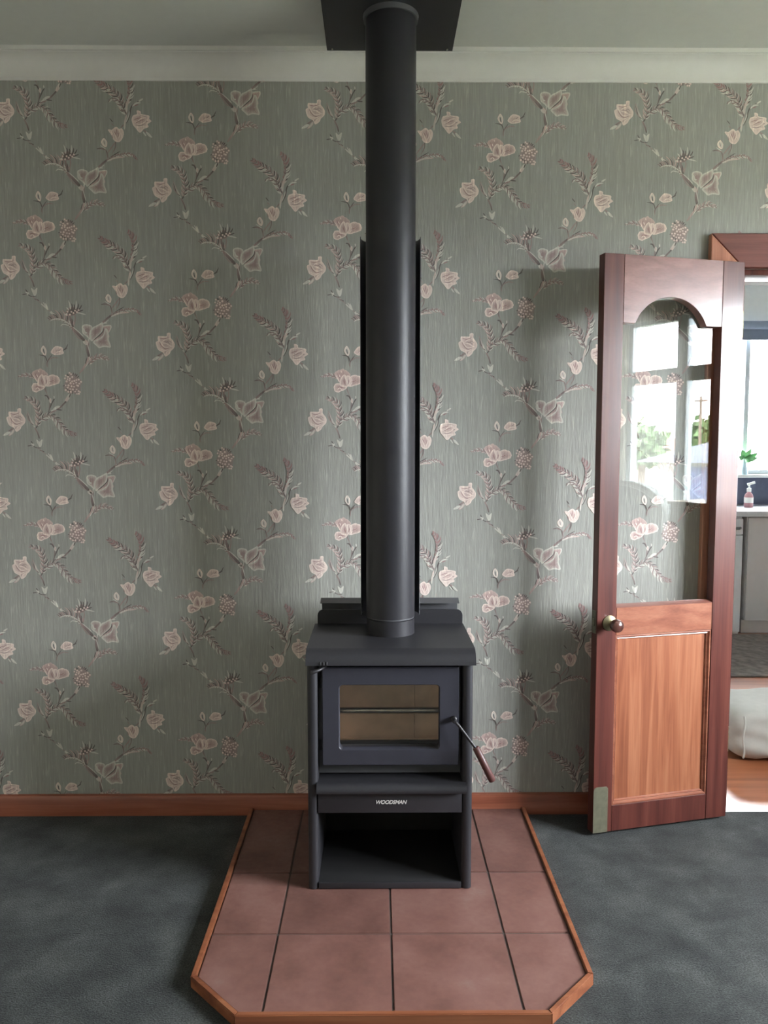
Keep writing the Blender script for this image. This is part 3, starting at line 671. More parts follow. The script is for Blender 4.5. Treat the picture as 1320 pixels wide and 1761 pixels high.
for (xa, xb) in cols_:
    for (ya, yb) in rows_:
        p = [(xa, ya), (xb, ya), (xb, yb), (xa, yb)]
        p = clip(p, ti[1], ti[2]); p = clip(p, ti[2], ti[3]); p = clip(p, ti[3], ti[4])
        bm = bmesh.new(); zt = .0225 + random.uniform(-.0004, .0004)
        bm_prism(bm, p, fz, .012, zt, .0018, seg=2); finish(bm, 'tile', 'tile', HEARTH)

# ------------------------------------------------------------------ wood stove
SZ = .0233; YF = 2.288; SX0, SX1 = -.206, .282
STOVE = thing('wood_stove', 'black freestanding wood burner with glass door and open wood box on the hearth', 'stove', (.038, 2.46, SZ))
def sbox(name, mat, *a, **k): return box_obj(name, mat, k.pop('parent', STOVE), *a, **k)
for xa, xb in ((SX0, -.1755), (.2515, SX1)):
    bm = bmesh.new(); r = .013; sgn = 1
    pts = [(xa, 2.64), (xa, YF + r)]
    pts += [(xa + r - r * math.cos(R(t)), YF + r - r * math.sin(R(t))) for t in (22, 45, 67, 90)]
    pts += [(xb - r + r * math.sin(R(t)), YF + r - r * math.cos(R(t))) for t in (0, 22, 45, 67, 90)]
    pts += [(xb, 2.64)]
    bm_prism(bm, pts, fz, SZ, .7075); finish(bm, 'stove_black', 'side_panel', STOVE)
# top with rolled front edge
bm = bmesh.new(); pr = [(2.640, .7515), (2.318, .7515)]
for k in range(1, 9):
    a = R(90 + 78 * k / 8); pr.append((2.318 + .044 * math.cos(a), .7075 + .044 * math.sin(a)))
pr += [(2.2735, .7085), (2.2765, .7075), (2.640, .7075)]
bm_prism(bm, pr, fx, -.2085, .2885); TOP = finish(bm, 'stove_black', 'top_plate', STOVE, angle=50)
for k in range(3):      # air slots
    bm = bmesh.new(); bm_box(bm, -.1655 + k * .009, -.1625 + k * .009, 2.2715, 2.276, .7105, .7195, .0006); finish(bm, 'shield_lightened', 'air_slot', TOP)
# upstand behind the top
bm = bmesh.new(); r = .018
pts = [(-.200, .740), (.287, .740), (.287, .798 - r)] + [(.287 - r + r * math.cos(R(t)), .798 - r + r * math.sin(R(t))) for t in (20, 45, 70, 90)] + [(-.2 + r - r * math.sin(R(t)), .798 - r + r * math.cos(R(t))) for t in (0, 20, 45, 70, 90)]
bm_prism(bm, pts, fy, 2.640, 2.652, .001); finish(bm, 'stove_black', 'rear_upstand', STOVE)
# heat shield at the back
bm = bmesh.new(); bm_box(bm, -.189, .275, 2.700, 2.704, .06, .826); bm_prism(bm, [(2.702, .8245), (2.664, .8145), (2.664, .8165), (2.702, .8275)], fx, -.1925, .2785)
for xx in (-.12, .20): bm_box(bm, xx, xx + .02, 2.64, 2.702, .45, .47)
finish(bm, 'shield_lightened', 'heat_shield', STOVE)
# firebox
FB = thing('firebox', None, None, (.04, 2.45, .4)); FB.parent = STOVE; FB.location = Vector((.04, 2.45, .4)) - Vector((.038, 2.46, SZ))
bm = bmesh.new()
ring_o = [(-.1755, .36), (.2515, .36), (.2515, .7075), (-.1755, .7075)]; ring_i = [(-.115, .445), (.187, .445), (.187, .648), (-.115, .648)]
bm_ring(bm, ring_o, ring_i, fy, 2.342, 2.352); bm_box(bm, -.1755, .2515, 2.625, 2.635, .3, .7075); bm_box(bm, -.1755, .2515, 2.352, 2.625, .376, .384); bm_box(bm, -.1755, -.170, 2.352, 2.625, .36, .7075); bm_box(bm, .246, .2515, 2.352, 2.625, .36, .7075)
bm_box(bm, -.1755, .2515, 2.352, 2.625, .69, .7074)
finish(bm, 'shield_lightened', 'firebox_shell', STOVE)
bpy.data.objects.remove(FB)
for a, b in ((-.165, .1195), (.1200, .241)): sbox('brick', 'firebrick', a, b, 2.500, 2.525, .386, .688, bev=.003)
for a, b in ((2.376, 2.437), (2.438, 2.498)):
    sbox('brick', 'firebrick', -.167, -.142, a, b, .386, .688, bev=.003); sbox('brick', 'firebrick', .218, .243, a, b, .386, .688, bev=.003)
for a, b in ((-.14, .0375), (.0385, .216)): sbox('brick', 'firebrick', a, b, 2.376, 2.498, .386, .410, bev=.003)
sbox('ash_lip', 'dark_steel', -.15, .226, 2.356, 2.372, .386, .452, bev=.003)
bm = bmesh.new(); bm_tube(bm, [(-.141, 2.43, .523), (.217, 2.43, .523)], .0105, 16); finish(bm, 'steel', 'air_tube', STOVE)
# door
YD0, YD1 = 2.296, 2.330
SD = thing('fire_door', None, None, (.04, YD0, .548)); SD.parent = STOVE; SD.location = Vector((.04, YD0, .548)) - STOVE.location
bpy.context.view_layer.update()
bm = bmesh.new(); n5 = 5
oo = rrect(-.1635, .2425, .3995, .6975, .004, n5); oi = rrect(-.1600, .2390, .4030, .6940, .004, n5)
ii = rrect(-.1135, .1855, .4475, .6455, .012, n5); ii2 = rrect(-.1115, .1835, .4495, .6435, .011, n5)
def lay(rings):
    vs = [[bm.verts.new(fy(p, y)) for p in pts] for pts, y in rings]; m = len(vs[0])
    for a, b in zip(vs, vs[1:] + vs[:1]):
        for k in range(m): bm.faces.new([a[k], a[(k + 1) % m], b[(k + 1) % m], b[k]])
lay([(oo, YD1), (oo, YD0 + .004), (oi, YD0), (ii, YD0), (ii2, YD0 + .003), (ii2, YD1)])
DF = finish(bm, 'stove_door', 'door_frame', SD)
tag(box_obj('door_glass', 'stove_glass', SD, -.125, .197, 2.318, 2.322, .44, .655, 0), 'clear fire glass')
hb = Vector((.226, YD0, .543)); hp = hb + Vector((0, -.022, 0)); hm = Vector((.287, 2.258, .470)); he = Vector((.336, 2.248, .372))
bm = bmesh.new(); bm_lathe(bm, hb, (0, -1, 0), [(0, -.001), (.0085, -.001), (.0085, .012), (.0065, .014), (.0065, .026), (.004, .03), (0, .03)], 20)
hd = (he - hm).normalized(); bm_tube(bm, [hp, hp + Vector((.012, -.004, -.012)), hm + hd * .01], .0042, 12); finish(bm, 'dark_steel', 'handle_lever', SD)
bm = bmesh.new(); L = (he - hm).length
bm_lathe(bm, hm, hd, [(0, 0), (.0085, 0), (.0105, .003), (.0105, L - .003), (.0085, L), (0, L)], 24); tag(finish(bm, 'grip_wood', 'handle_grip', SD), 'dark red-brown timber grip')
for hz in (.44, .63):
    bm = bmesh.new(); bm_lathe(bm, (-.1675, 2.322, hz), (0, 0, 1), [(0, 0), (.0055, 0), (.0055, .03), (0, .03)], 12); finish(bm, 'stove_black', 'hinge_pin', SD)
# air control lever
bm = bmesh.new(); bm_tube(bm, [(-.150, 2.300, .701), (-.160, 2.272, .701), (-.168, 2.262, .699), (-.184, 2.258, .695)], [.004, .004, .0045, .006], 12)
bm_lathe(bm, (-.184, 2.258, .695), (-1, -.1, -.25), [(.006, 0), (.0065, .006), (0, .009)], 12); tag(finish(bm, 'dark_steel', 'air_lever', STOVE), 'small steel air control lever')
# ash shelf with rolled nose
bm = bmesh.new(); pr = [(2.345, .372), (2.345, .3525), (2.290, .3525)]
pr = [(2.36, .3535), (2.290, .3515)]
for k in range(1, 8):
    a = R(90 + 90 * k / 7); pr.append((2.290 + .022 * math.cos(a), .3295 + .022 * math.sin(a)))
pr += [(2.270, .3245), (2.289, .3245), (2.289, .345), (2.36, .345)]
bm_prism(bm, pr, fx, -.179, .2645); finish(bm, 'stove_black', 'ash_shelf', STOVE, angle=50)
VAL = sbox('valance', 'stove_black', -.1752, .2512, 2.289, 2.297, .2585, .3445, bev=.001)
sbox('back_panel', 'interior_shade', -.1752, .2512, 2.620, 2.626, .03, .345, bev=.0005)
bm = bmesh.new(); bm_box(bm, -.1752, .2512, 2.2945, 2.620, .030, .042, .001); finish(bm, 'interior_shade', 'base_plate', STOVE)
sbox('base_lip', 'stove_black', -.1752, .2512, 2.288, 2.294, SZ + .001, .043, bev=.0015)
bm = bmesh.new(); bm_box(bm, -.1752, .2512, 2.30, 2.620, .300, .306); finish(bm, 'shield_lightened', 'wood_box_roof', STOVE)
# lettering on the valance
cu_ = bpy.data.curves.new('lettering', 'FONT'); cu_.body = 'WOODSMAN'; cu_.size = .0205; cu_.shear = .28; cu_.extrude = .0008; cu_.space_character = .92; cu_.align_x = 'CENTER'; cu_.align_y = 'CENTER'; cu_.offset = .0004
tmp = bpy.data.objects.new('lettering', cu_); C.objects.link(tmp); bpy.context.view_layer.update()
me = bpy.data.meshes.new_from_object(tmp.evaluated_get(bpy.context.evaluated_depsgraph_get())); bpy.data.objects.remove(tmp)
xs = [v.co.x for v in me.vertices]; k = .092 / (max(xs) - min(xs)); me.transform(Matrix.Diagonal((k, k * .98, 1, 1)))
me.transform(Matrix.Rotation(R(90), 4, 'X')); me.transform(Matrix.Translation(Vector((.040, 2.2884, .291)) - STOVE.location - VAL.location))
me.materials.clear(); me.materials.append(M['plastic_white']); lo = bpy.data.objects.new('lettering', me); C.objects.link(lo); lo.parent = VAL
tag(lo, 'silver italic lettering')
# flue spigot collar
FX, FY = .0425, 2.515
bm = bmesh.new(); bm_lathe(bm, (FX, FY, 0), (0, 0, 1), [(.060, .745), (.079, .745), (.079, .749), (.0765, .7525), (.0765, .7995), (.070, .8005), (.070, .745)], 64, cap=False); finish(bm, 'flue_black', 'flue_spigot', STOVE)

# ------------------------------------------------------------------ flue and ceiling plate
FLUE = thing('flue_pipe', 'tall black enamelled flue pipe rising from the stove to the ceiling', 'flue', (FX, FY, .805))
bm = bmesh.new(); bm_lathe(bm, (FX, FY, 0), (0, 0, 1), [(.074, .806), (.0768, .806), (.0768, 1.2), (.0768, 1.7), (.0768, 2.2), (.0768, 2.645), (.074, 2.645)], 96, cap=False); finish(bm, 'flue_black', 'pipe', FLUE)
bm = bmesh.new(); bm_lathe(bm, (FX, FY, 0), (0, 0, 1), [(.075, .801), (.0765, .8038), (.0765, .8062), (.075, .8085)], 64, cap=False); tag(finish(bm, 'shield_lightened', 'joint_ring', FLUE), 'dark joint above the spigot')
bm = bmesh.new(); R1, R2 = .0948, .0938; t = bmesh.new(); n = 40
rows = []
for rr in (R1, R2):
    for zz in (.800, 1.2, 1.6, 1.998):
        rows.append([t.verts.new((FX + rr * math.cos(R(-6 + 192 * k / n)), FY + .047 + rr * math.sin(R(-6 + 192 * k / n)), zz)) for k in range(n + 1)])
for s in (0, 4):
    for a, b in zip(rows[s:s + 4], rows[s + 1:s + 4]):
        for k in range(n): t.faces.new([a[k], a[k + 1], b[k + 1], b[k]])
for a, b in ((rows[0], rows[4]), (rows[3], rows[7])):
    for k in range(n): t.faces.new([a[k], a[k + 1], b[k + 1], b[k]])
for i in range(3):
    for k in (0, n): t.faces.new([rows[i][k], rows[i + 1][k], rows[i + 5][k], rows[i + 4][k]])
merge(bm, t); SH = finish(bm, 'shield_lightened', 'flue_shield', FLUE); tag(SH, 'open-fronted half-round black heat shield behind the pipe')
for a_ in (-6, 186):        # hemmed front edges
    ex, ey = FX + .0946 * math.cos(R(a_)), FY + .047 + .0946 * math.sin(R(a_)); bm = bmesh.new()
    bm_tube(bm, [(ex, ey, .8), (ex, ey, 1.4), (ex, ey, 1.998)], .0013, 8); finish(bm, 'shield_lightened', 'shield_hem', SH)
for zz in (1.0, 1.8):
    for q_ in (-1, 1): box_obj('shield_bracket', 'shield_lightened', FLUE, FX + q_ * .03 - .006, FX + q_ * .03 + .006, FY + .062, FY + .133, zz, zz + .02, .001, 1)
CP = thing('ceiling_plate', 'square black metal ceiling plate where the flue meets the ceiling', 'plate', (FX, 2.515, 2.64))
bm = bmesh.new(); sq = [(FX - .205, 2.310), (FX + .205, 2.310), (FX + .205, 2.722), (FX - .205, 2.722)]
circ = [(FX + .0785 * math.cos(R(a)), FY + .0785 * math.sin(R(a))) for a in range(0, 360, 5)]
def onsq(a):
    c, s = math.cos(R(a)), math.sin(R(a)); m = .205 / max(abs(c), abs(s)); return (FX + c * m, FY + s * m * (.206 / .205))
bm_ring(bm, [onsq(a) for a in range(0, 360, 5)], circ, fz, 2.636, 2.639); finish(bm, 'flue_black', 'plate', CP)
bm = bmesh.new()
bm_ring(bm, [onsq(a) for a in range(0, 360, 5)], [(FX + (p[0] - FX) * .985, FY + (p[1] - FY) * .985) for p in [onsq(a) for a in range(0, 360, 5)]], fz, 2.639, 2.648); finish(bm, 'shield_lightened', 'folded_rim', CP)
bm = bmesh.new(); bm_lathe(bm, (FX, FY, 0), (0, 0, 1), [(.0772, 2.622), (.082, 2.622), (.084, 2.636), (.0772, 2.636)], 64, cap=False); finish(bm, 'shield_lightened', 'trim_ring', CP)
for sx in (-1, 1):
    for sy in (-1, 1):
        bm = bmesh.new(); bm_lathe(bm, (FX + sx * .187, FY + sy * .195, 2.636), (0, 0, -1), [(0, 0), (.004, 0), (.0035, .002), (0, .003)], 10); tag(finish(bm, 'steel', 'screw', CP), 'small steel screw head')
        bm = bmesh.new(); bm_lathe(bm, (FX + sx * .187, FY + sy * .195, 2.639), (0, 0, 1), [(0, 0), (.006, 0), (.006, CEIL - 2.639), (0, CEIL - 2.639)], 10); finish(bm, 'shield_lightened', 'spacer', CP)

# ------------------------------------------------------------------ kitchen and dining room through the doorway
KX0, KX1, KY0, KY1 = 0.9, 4.6, D + .115, 6.30
struct(box_obj('floor', 'floor_wood', None, KX0, KX1, D, KY1, -.06, -.002, 0), 'glossy orange timber board floor through the doorway', 'floor')
struct(box_obj('ceiling', 'ceiling', None, KX0, KX1, KY0, KY1, CEIL, CEIL + .06, 0), 'pale kitchen ceiling through the doorway', 'ceiling')
wall_with_hole('wall_kitchen_back', 'kitchen_wall', 'pale kitchen wall above and around the kitchen window', 'y', KY1, .12, KX0, KX1, (2.60, 1.13), (3.42, 2.33))
struct(box_obj('wall_kitchen_left', 'kitchen_wall', None, KX0 - .1, KX0, KY0, KY1 + .12, 0, CEIL, 0), 'plain left wall of the kitchen', 'wall')
struct(box_obj('wall_kitchen_right', 'kitchen_wall', None, KX1, KX1 + .1, KY0, KY1 + .12, 0, CEIL, 0), 'plain right wall of the kitchen', 'wall')
struct(box_obj('wall_kitchen_front', 'kitchen_wall', None, 3.12, KX1 + .1, D, KY0, 0, CEIL, 0), 'plain kitchen wall right of the doorway', 'wall')
bm = bmesh.new(); bm_prism(bm, [(KY1, 2.60), (KY1 - .02, 2.60), (KY1 - .07, CEIL - .01), (KY1 - .07, CEIL), (KY1, CEIL)], fx, KX0, KX1); struct(finish(bm, 'cornice', 'trim_3'), 'white cornice above the kitchen window', 'cornice')
# kitchen window
W2 = thing('window_2', 'bright kitchen window with pale frame seen through the doorway', 'window', (3.01, KY1, 1.13), kind='structure')
bm = bmesh.new(); bm_box(bm, 2.60, 3.42, KY1 + .03, KY1 + .09, 1.13, 1.165, .004); bm_box(bm, 2.60, 3.42, KY1 + .03, KY1 + .09, 2.29, 2.33, .004)
bm_box(bm, 2.60, 2.64, KY1 + .03, KY1 + .09, 1.13, 2.33, .004); bm_box(bm, 3.38, 3.42, KY1 + .03, KY1 + .09, 1.13, 2.33, .004); finish(bm, 'white_frame', 'window_frame', W2)
box_obj('mullion', 'white_frame', W2, 2.905, 2.943, KY1 + .03, KY1 + .09, 1.165, 2.29, .004)
for a, b in ((2.64, 2.905), (2.943, 3.38)): box_obj('glass_pane', 'glass', W2, a - .005, b + .005, KY1 + .058, KY1 + .062, 1.16, 2.295, 0)
box_obj('window_sill', 'sill', W2, 2.55, 3.47, KY1 - .05, KY1 + .035, 1.105, 1.13, .004)
# unseen boarded wall and roof, added outside to cut the kitchen window's light
GS = thing('light_block_wall', 'unseen white boarded wall added outside the kitchen window to cut its light', 'light blocker', (3.0, 9.2, -.9))
for k in range(22): box_obj('blocker_board', 'plastic_white', GS, -1.0, 7.0, 9.0, 9.022, -.9 + k * .18, -.9 + k * .18 + .176, .002, 1)
PR = box_obj('light_block_roof', 'roof', None, .5, 6.0, KY1 + .13, 7.3, 2.62, 2.7, .01); tag(rebase(PR, (3.2, 6.95, 2.62)), 'unseen slate-coloured roof added over the kitchen window to cut its light', 'porch roof')
box_obj('blocker_body', 'plastic_white', GS, -1.0, 7.0, 9.025, 10.5, -.9, 3.05, 0)
BL = thing('roller_blind', 'grey-blue rolled blind across the top of the kitchen window', 'blind', (3.01, KY1 - .04, 2.18))
bm = bmesh.new(); bm_lathe(bm, (2.56, KY1 - .045, 2.29), (1, 0, 0), [(0, 0), (.032, 0), (.032, .9), (0, .9)], 20); finish(bm, 'blind', 'roll', BL)
box_obj('blind_fabric', 'blind', BL, 2.57, 3.45, KY1 - .018, KY1 - .015, 2.195, 2.29, 0); box_obj('bottom_bar', 'blind', BL, 2.57, 3.45, KY1 - .024, KY1 - .010, 2.18, 2.20, .003)
# units
KF = 5.62
CT = rebase(box_obj('worktop', 'counter', None, 1.9, 4.55, KF - .03, KY1 - .012, .853, .893, .006, 3), (3.2, 5.9, .853)); tag(CT, 'long pale kitchen worktop below the window', 'worktop')
SPB = rebase(box_obj('splashback', 'splash', None, 1.9, 4.55, KY1 - .012, KY1 - .001, .893, 1.103, .001), (3.2, KY1 - .006, .893)); tag(SPB, 'dark slate-blue splashback between worktop and window sill', 'splashback')
DWS = thing('dishwasher', 'white dishwasher with grey pull handle under the worktop nearest the door', 'dishwasher', (2.29, KF + .28, -.002))
box_obj('body', 'appliance', DWS, 2.0, 2.605, KF + .022, KY1 - .03, .0, .85, .002); box_obj('door_panel', 'appliance', DWS, 2.0, 2.605, KF, KF + .02, .02, .72, .006, 3); box_obj('control_panel', 'appliance', DWS, 2.0, 2.605, KF, KF + .02, .724, .838, .006, 3)
bm = bmesh.new(); bm_tube(bm, [(2.06, KF + .002, .772), (2.08, KF - .03, .772), (2.565, KF - .03, .772), (2.585, KF + .002, .772)], .009, 10); finish(bm, 'handle_metal', 'handle', DWS)
for i, (a, b) in enumerate(((2.64, 3.44), (3.46, 4.26))):
    cb = thing('base_cabinet', ('warm grey kitchen base cabinet right of the white dishwasher', 'warm grey kitchen base cabinet farther right behind the door jamb')[i], 'cabinet', ((a + b) / 2, KF + .3, -.002), 'kitchen base cabinets')
    box_obj('body', 'cabinet', cb, a, b, KF + .022, KY1 - .03, .1, .85, .002); box_obj('plinth', 'cabinet', cb, a, b, KF + .06, KF + .078, 0, .1, .001)
    m = (a + b) / 2
    for p, r_ in ((a + .002, m - .002), (m + .002, b - .002)): box_obj('cabinet_door', 'cabinet', cb, p, r_, KF, KF + .02, .104, .846, .003)
bt = thing('soap_bottle', 'white and pink pump bottle standing on the worktop by the splashback', 'bottle', (2.80, 5.97, .893))
bm = bmesh.new(); bm_lathe(bm, (2.80, 5.97, .893), (0, 0, 1), [(0, 0), (.03, 0), (.032, .01), (.032, .08), (.026, .1), (.012, .115), (.012, .125), (0, .125)], 24); finish(bm, 'plastic_red', 'bottle_body', bt)
bm = bmesh.new(); bm_lathe(bm, (2.80, 5.97, .893), (0, 0, 1), [(0, .118), (.016, .118), (.016, .145), (.006, .148), (.006, .175), (0, .175)], 20); bm_tube(bm, [(2.785, 5.97, 1.066), (2.80, 5.965, 1.07), (2.835, 5.95, 1.083)], .009, 10); finish(bm, 'plastic_white', 'pump_head', bt)
bm = bmesh.new(); bm_lathe(bm, (2.80, 5.97, .893), (0, 0, 1), [(.0325, .035), (.0328, .036), (.0328, .075), (.0325, .076)], 24, cap=False); finish(bm, 'plastic_white', 'bottle_label', bt)
vs = thing('bud_vase', 'slim pale glass vase holding green leaves on the kitchen sill', 'vase', (2.898, KY1 - .02, 1.13))
bm = bmesh.new(); bm_lathe(bm, (2.898, KY1 - .02, 1.13), (0, 0, 1), [(0, 0), (.030, 0), (.033, .02), (.022, .06), (.015, .10), (.018, .12), (.015, .12), (.012, .10), (0, .09)], 24); finish(bm, 'vase', 'vase_body', vs)
def leaf(bm, base, tip, w, up=Vector((0, 1, .3))):
    base, tip = Vector(base), Vector(tip); d = tip - base; s = d.cross(up).normalized() * w; n = d.cross(s).normalized()
    prof = [(0, .1), (.2, .7), (.45, 1), (.7, .75), (.9, .3), (1, 0.02)]; rows = []
    for t_, k in prof:
        c = base + d * t_ + n * (.15 * d.length * math.sin(math.pi * t_)); rows.append([bm.verts.new(c - s * k - n * .003), bm.verts.new(c), bm.verts.new(c + s * k - n * .003)])
    for a, b in zip(rows, rows[1:]):
        bm.faces.new([a[0], a[1], b[1], b[0]]); bm.faces.new([a[1], a[2], b[2], b[1]])
for bx, tp in (((2.895, KY1 - .02, 1.255), (2.833, KY1 - .07, 1.275)), ((2.898, KY1 - .02, 1.26), (2.933, KY1 - .06, 1.335)), ((2.903, KY1 - .02, 1.255), (2.988, KY1 - .06, 1.30)), ((2.901, KY1 - .02, 1.25), (2.983, KY1 - .07, 1.262)), ((2.895, KY1 - .02, 1.25), (2.918, KY1 - .09, 1.235)), ((2.898, KY1 - .02, 1.26), (2.863, KY1 - .05, 1.325))):
    bm = bmesh.new(); leaf(bm, bx, tp, .024); bm_tube(bm, [(2.898, KY1 - .02, 1.23), bx], .002, 6); finish(bm, 'leaf', 'leaf', vs)
# rug
bm = bmesh.new(); bm_box(bm, 1.5, 3.9, 4.56, KF - .02, -.002, .010, .004); RG = rebase(finish(bm, 'rug', 'rug'), (2.7, 5.0, -.002)); tag(RG, 'grey-brown speckled rug in front of the kitchen cabinets', 'rug')
# floor cushion
CU = thing('floor_cushion', 'low cream fabric cushion lying on the timber floor in the doorway', 'cushion', (2.0, 3.46, -.002))
bm = bmesh.new(); t = bmesh.new(); bmesh.ops.create_cube(t, size=1); bmesh.ops.subdivide_edges(t, edges=t.edges[:], cuts=14, use_grid_fill=True)
for v in t.verts:
    x, y, z = v.co * 2; p = 6
    k = (abs(x) ** p + abs(y) ** p + abs(z) ** p) ** (1 / p); x, y, z = x / k * .97 , y / k * .97, z / k * .97
    wr = .010 * math.sin(9 * x + 3 * z) * math.sin(7 * z + 2) + .006 * math.sin(31 * x + 11 * z * x)
    edge = abs(abs(x) - .90) < .05
    yy = y * (.205 + wr) * (1 - .03 * (z * z))
    v.co = (2.0 + x * .50, 3.46 + yy - (.006 if edge and y < 0 else 0), .118 + z * (.1185 + .004 * math.sin(13 * x)))
lowz = min(v.co.z for v in t.verts)
for v in t.verts: v.co.z += -.0015 - lowz
merge(bm, t); finish(bm, 'cushion', 'cover', CU, angle=80)
bm = bmesh.new(); bm_tube(bm, [(1.545 + .006 * math.sin(z_ * 40), 3.46 - .205 - .002 + .03 * abs(z_ - .118) / .118 * abs(z_ - .118) / .118, z_) for z_ in [.03 + .018 * k for k in range(11)]], .0045, 8); tag(finish(bm, 'cushion', 'piped_seam', CU), 'corner seam of the cover')

# ------------------------------------------------------------------ lounge window (outside the frame, mirrored in the door glass) and what stands there
W1 = thing('window_1', 'large lounge window mirrored in the glass of the timber door', 'window', (3.06, 1.3, WZ0), kind='structure')
xa, xb = 3.03, 3.09
bm = bmesh.new()
for a in ((WY0, WY0 + .04, WZ0, WZ1), (WY1 - .04, WY1, WZ0, WZ1), (WY0, WY1, WZ0, WZ0 + .04), (WY0, WY1, WZ1 - .03, WZ1)): bm_box(bm, xa, xb, a[0], a[1], a[2], a[3], .003)
finish(bm, 'white_frame', 'window_frame', W1)
for y in (.957, 1.50): box_obj('mullion', 'white_frame', W1, xa, xb, y, y + .088, WZ0 + .04, WZ1 - .03, .003)
for a, b in ((WY0 + .04, .957), (1.045, 1.50), (1.588, WY1 - .04)):
    box_obj('transom', 'white_frame', W1, xa, xb, a, b, 1.772, 1.866, .004)
    for c, d in ((WZ0 + .04, 1.772), (1.866, WZ1 - .03)): box_obj('glass_pane', 'glass', W1, 3.058, 3.062, a - .005, b + .005, c - .005, d + .005, 0)
box_obj('window_sill', 'sill', W1, 2.93, 3.03, WY0 - .04, WY1 + .04, WZ0 - .025, WZ0, .004)
def curtain(y0, y1, label):
    bm = bmesh.new(); rows = []
    for zz in np.linspace(.03, 2.36, 14):
        rows.append([[bm.verts.new((2.885 + .022 * math.sin(k * 1.15) + o_, y0 + (y1 - y0) * k / 40, zz)) for k in range(41)] for o_ in (0, .003)])
    for a, b in zip(rows, rows[1:]):
        for s in (0, 1):
            for k in range(40): bm.faces.new([a[s][k], a[s][k + 1], b[s][k + 1], b[s][k]])
        for k in (0, 40): bm.faces.new([a[0][k], a[1][k], b[1][k], b[0][k]])
    for r_ in (rows[0], rows[-1]):
        for k in range(40): bm.faces.new([r_[0][k], r_[0][k + 1], r_[1][k + 1], r_[1][k]])
    return tag(rebase(finish(bm, 'curtain', 'curtain', angle=80), (2.885, (y0 + y1) / 2, .03)), label, 'curtain', 'lounge window curtains')
curtain(.20, .53, 'pale curtain hanging at the camera end of the lounge window'); curtain(1.93, 2.2, 'pale curtain hanging at the far end of the lounge window')
bm = bmesh.new(); bm_tube(bm, [(2.885, .25, 2.385), (2.885, 2.3, 2.385)], .012, 12); bm_box(bm, 2.88, 3.0, .3, .32, 2.375, 2.395); bm_box(bm, 2.88, 3.0, 2.22, 2.24, 2.375, 2.395)
tag(rebase(finish(bm, 'handle_metal', 'curtain_rod'), (2.885, 1.27, 2.385)), 'metal curtain rod above the lounge window', 'curtain rod')
# armchair
AC = thing('armchair', 'grey-green armchair with rounded back below the lounge window', 'armchair', (2.5, .74, 0))
def soft(name, x0, x1, y0, y1, z0, z1, r, mat='chair_fabric'): return box_obj(name, mat, AC, x0, x1, y0, y1, z0, z1, r, 5)
soft('seat', 2.16, 2.70, 0.48, 1.02, .20, .44, .05); soft('arm', 2.16, 2.72, 0.36, 0.49, .12, .60, .05); soft('arm', 2.16, 2.72, 1.01, 1.14, .12, .60, .05)
bm = bmesh.new(); pts = [(.16, .15), (.90, .15), (.90, .92)] + [(.53 + .37 * math.cos(R(t)), .92 + .16 * math.sin(R(t))) for t in range(15, 180, 15)] + [(.16, .92)]
bm_prism(bm, pts, lambda p, w: (w + (p[1] - .15) * .06, p[0] + .22, p[1] * 1.04), 2.68, 2.80, .03, seg=3); finish(bm, 'chair_fabric', 'backrest', AC)
for x in (2.2, 2.74):
    for y in (.42, 1.08):
        bm = bmesh.new(); bm_lathe(bm, (x, y, 0), (0, 0, 1), [(0, 0), (.014, 0), (.02, .13), (0, .13)], 12); finish(bm, 'dark_leg', 'leg', AC)
SCB = thing('side_cabinet', 'small light oak cabinet with a white knob below the lounge window', 'cabinet', (2.78, 1.44, 0))
box_obj('carcass', 'oak', SCB, 2.66, 2.90, 1.27, 1.61, .04, 1.0, .003); box_obj('cabinet_top', 'oak', SCB, 2.65, 2.91, 1.25, 1.63, 1.0, 1.02, .004); box_obj('plinth', 'oak', SCB, 2.68, 2.88, 1.29, 1.59, 0, .04, .002)
dd = box_obj('cabinet_door', 'oak', SCB, 2.645, 2.658, 1.28, 1.60, .06, .985, .003)
bm = bmesh.new(); bm_lathe(bm, (2.646, 1.33, .86), (-1, 0, 0), [(0, 0), (.008, 0), (.008, .01), (.018, .018), (.018, .026), (0, .03)], 16); tag(finish(bm, 'plastic_white', 'knob', dd), 'white knob')
# garden outside the window
struct(box_obj('lawn', 'lawn', None, 3.13, 60, -45, 2.8, -1.3, -.9, 0), 'lawn outside the lounge window', 'lawn')
struct(box_obj('yard_paving', 'grout', None, -6, 12, KY1 + .13, 20, -1.3, -.9, 0), 'grey paved yard outside the kitchen window', 'paving')
HS = thing('neighbour_house', 'pale neighbouring house with slate hip roof outside the lounge window', 'house', (18, -5.0, -.9))
box_obj('house_wall', 'house_wall', HS, 14, 22, -9.3, -1.2, -.9, 1.05, 0)
bm = bmesh.new(); e = [(13.6, -9.7, 1.0), (22.4, -9.7, 1.0), (22.4, -.8, 1.0), (13.6, -.8, 1.0)]; rg = [(18, -6.4, 2.5), (18, -4.2, 2.5)]
vv = [bm.verts.new(p) for p in e + rg]
for f in ((0, 1, 4), (1, 2, 5, 4), (2, 3, 5), (3, 0, 4, 5), (3, 2, 1, 0)): bm.faces.new([vv[i] for i in f])
finish(bm, 'roof', 'roof', HS, smooth=False)
for y in (-8.6, -6.0, -3.4): box_obj('house_window', 'splash', HS, 13.97, 14.02, y, y + 1.1, -.1, .9, 0)
FN = thing('garden_fence', 'grey paling fence across the lawn outside the lounge window', 'fence', (10, -5, -.9))
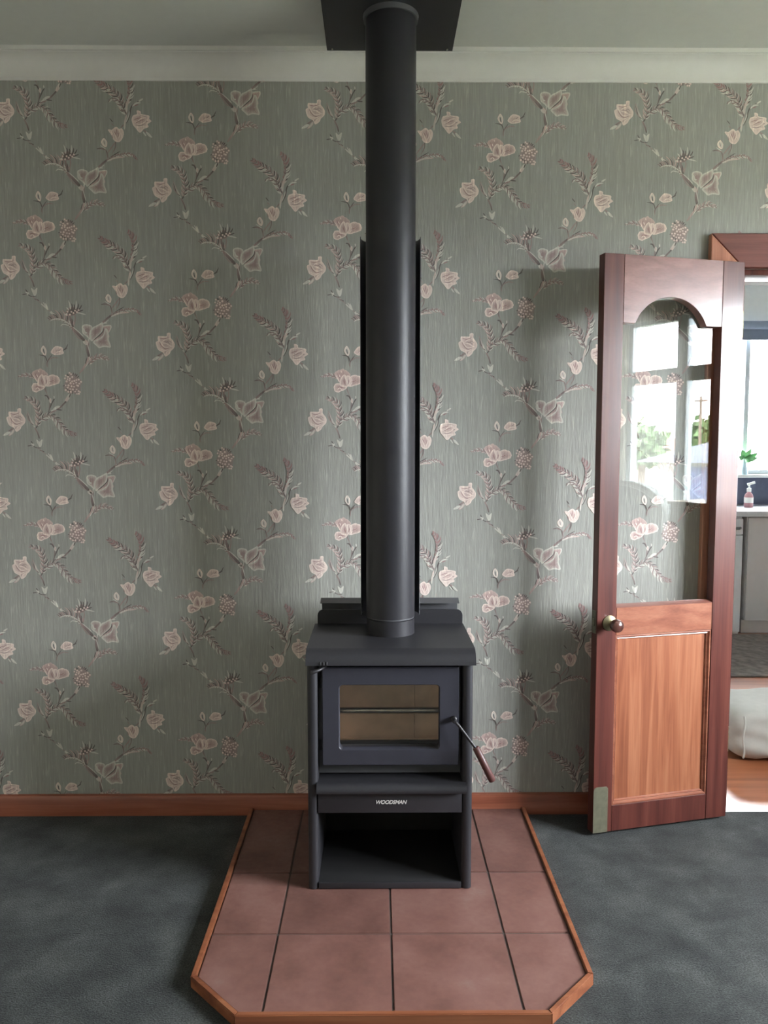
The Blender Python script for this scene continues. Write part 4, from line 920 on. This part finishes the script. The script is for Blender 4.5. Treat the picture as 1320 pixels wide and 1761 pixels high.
for k in range(60): box_obj('paling', 'fence', FN, 10, 10.02, -14 + k * .3, -14 + k * .3 + .285, -.9, .45 + .02 * (k % 3), 0)
for z_ in (-.5, .3): box_obj('fence_rail', 'fence', FN, 10.02, 10.07, -14, 4, z_, z_ + .08, 0)
def tree(x, y, h, r, label, s):
    t_ = thing('tree', label, 'tree', (x, y, -.9), 'trees outside the lounge window'); rng = random.Random(s)
    bm = bmesh.new(); bm_tube(bm, [(x, y, -.9), (x + .05, y, h * .4), (x, y + .1, h * .75)], [.16, .12, .05], 8); finish(bm, 'bark', 'trunk', t_)
    bm = bmesh.new()
    for _ in range(700):
        a, b, c = rng.gauss(0, .42), rng.gauss(0, .42), rng.gauss(0, .38); c_ = Vector((x + a * r, y + b * r, h * .72 + c * r))
        d = Vector((rng.gauss(0, 1), rng.gauss(0, 1), rng.gauss(0, 1))).normalized(); u_ = d.orthogonal() * .16; w_ = d.cross(u_)
        bm.faces.new([bm.verts.new(c_ + u_), bm.verts.new(c_ + w_ * .6), bm.verts.new(c_ - u_), bm.verts.new(c_ - w_ * .6)])
    tag(finish(bm, 'foliage', 'foliage', t_, smooth=False), kind='stuff')
tree(20, -15.6, 2.0, .75, 'bushy green tree left of the slate roof in the door glass', 1)
tree(26, -17.9, 2.45, .9, 'green tree showing above the slate roof of the neighbouring house', 2)
RH = thing('red_roofed_house', 'small far house with pinkish roof between the trees outside', 'house', (26, -20.2, -.9))
box_obj('house_wall', 'house_wall', RH, 25, 28, -21.4, -19.2, -.9, 1.1, 0); bm = bmesh.new(); bm_prism(bm, [(-21.7, 1.05), (-18.9, 1.05), (-20.3, 1.75)], fx, 24.7, 28.3); finish(bm, 'roof_red', 'roof', RH, smooth=False)
bm = bmesh.new(); bm_lathe(bm, (24, -16.5, -.9), (0, 0, 1), [(0, 0), (.07, 0), (.05, 4.2), (0, 4.2)], 10); bm_box(bm, 23.95, 24.05, -16.8, -16.2, 3.1, 3.16)
tag(rebase(finish(bm, 'bark', 'utility_pole'), (24, -16.5, -.9)), 'thin utility pole beyond the neighbouring roof', 'pole')
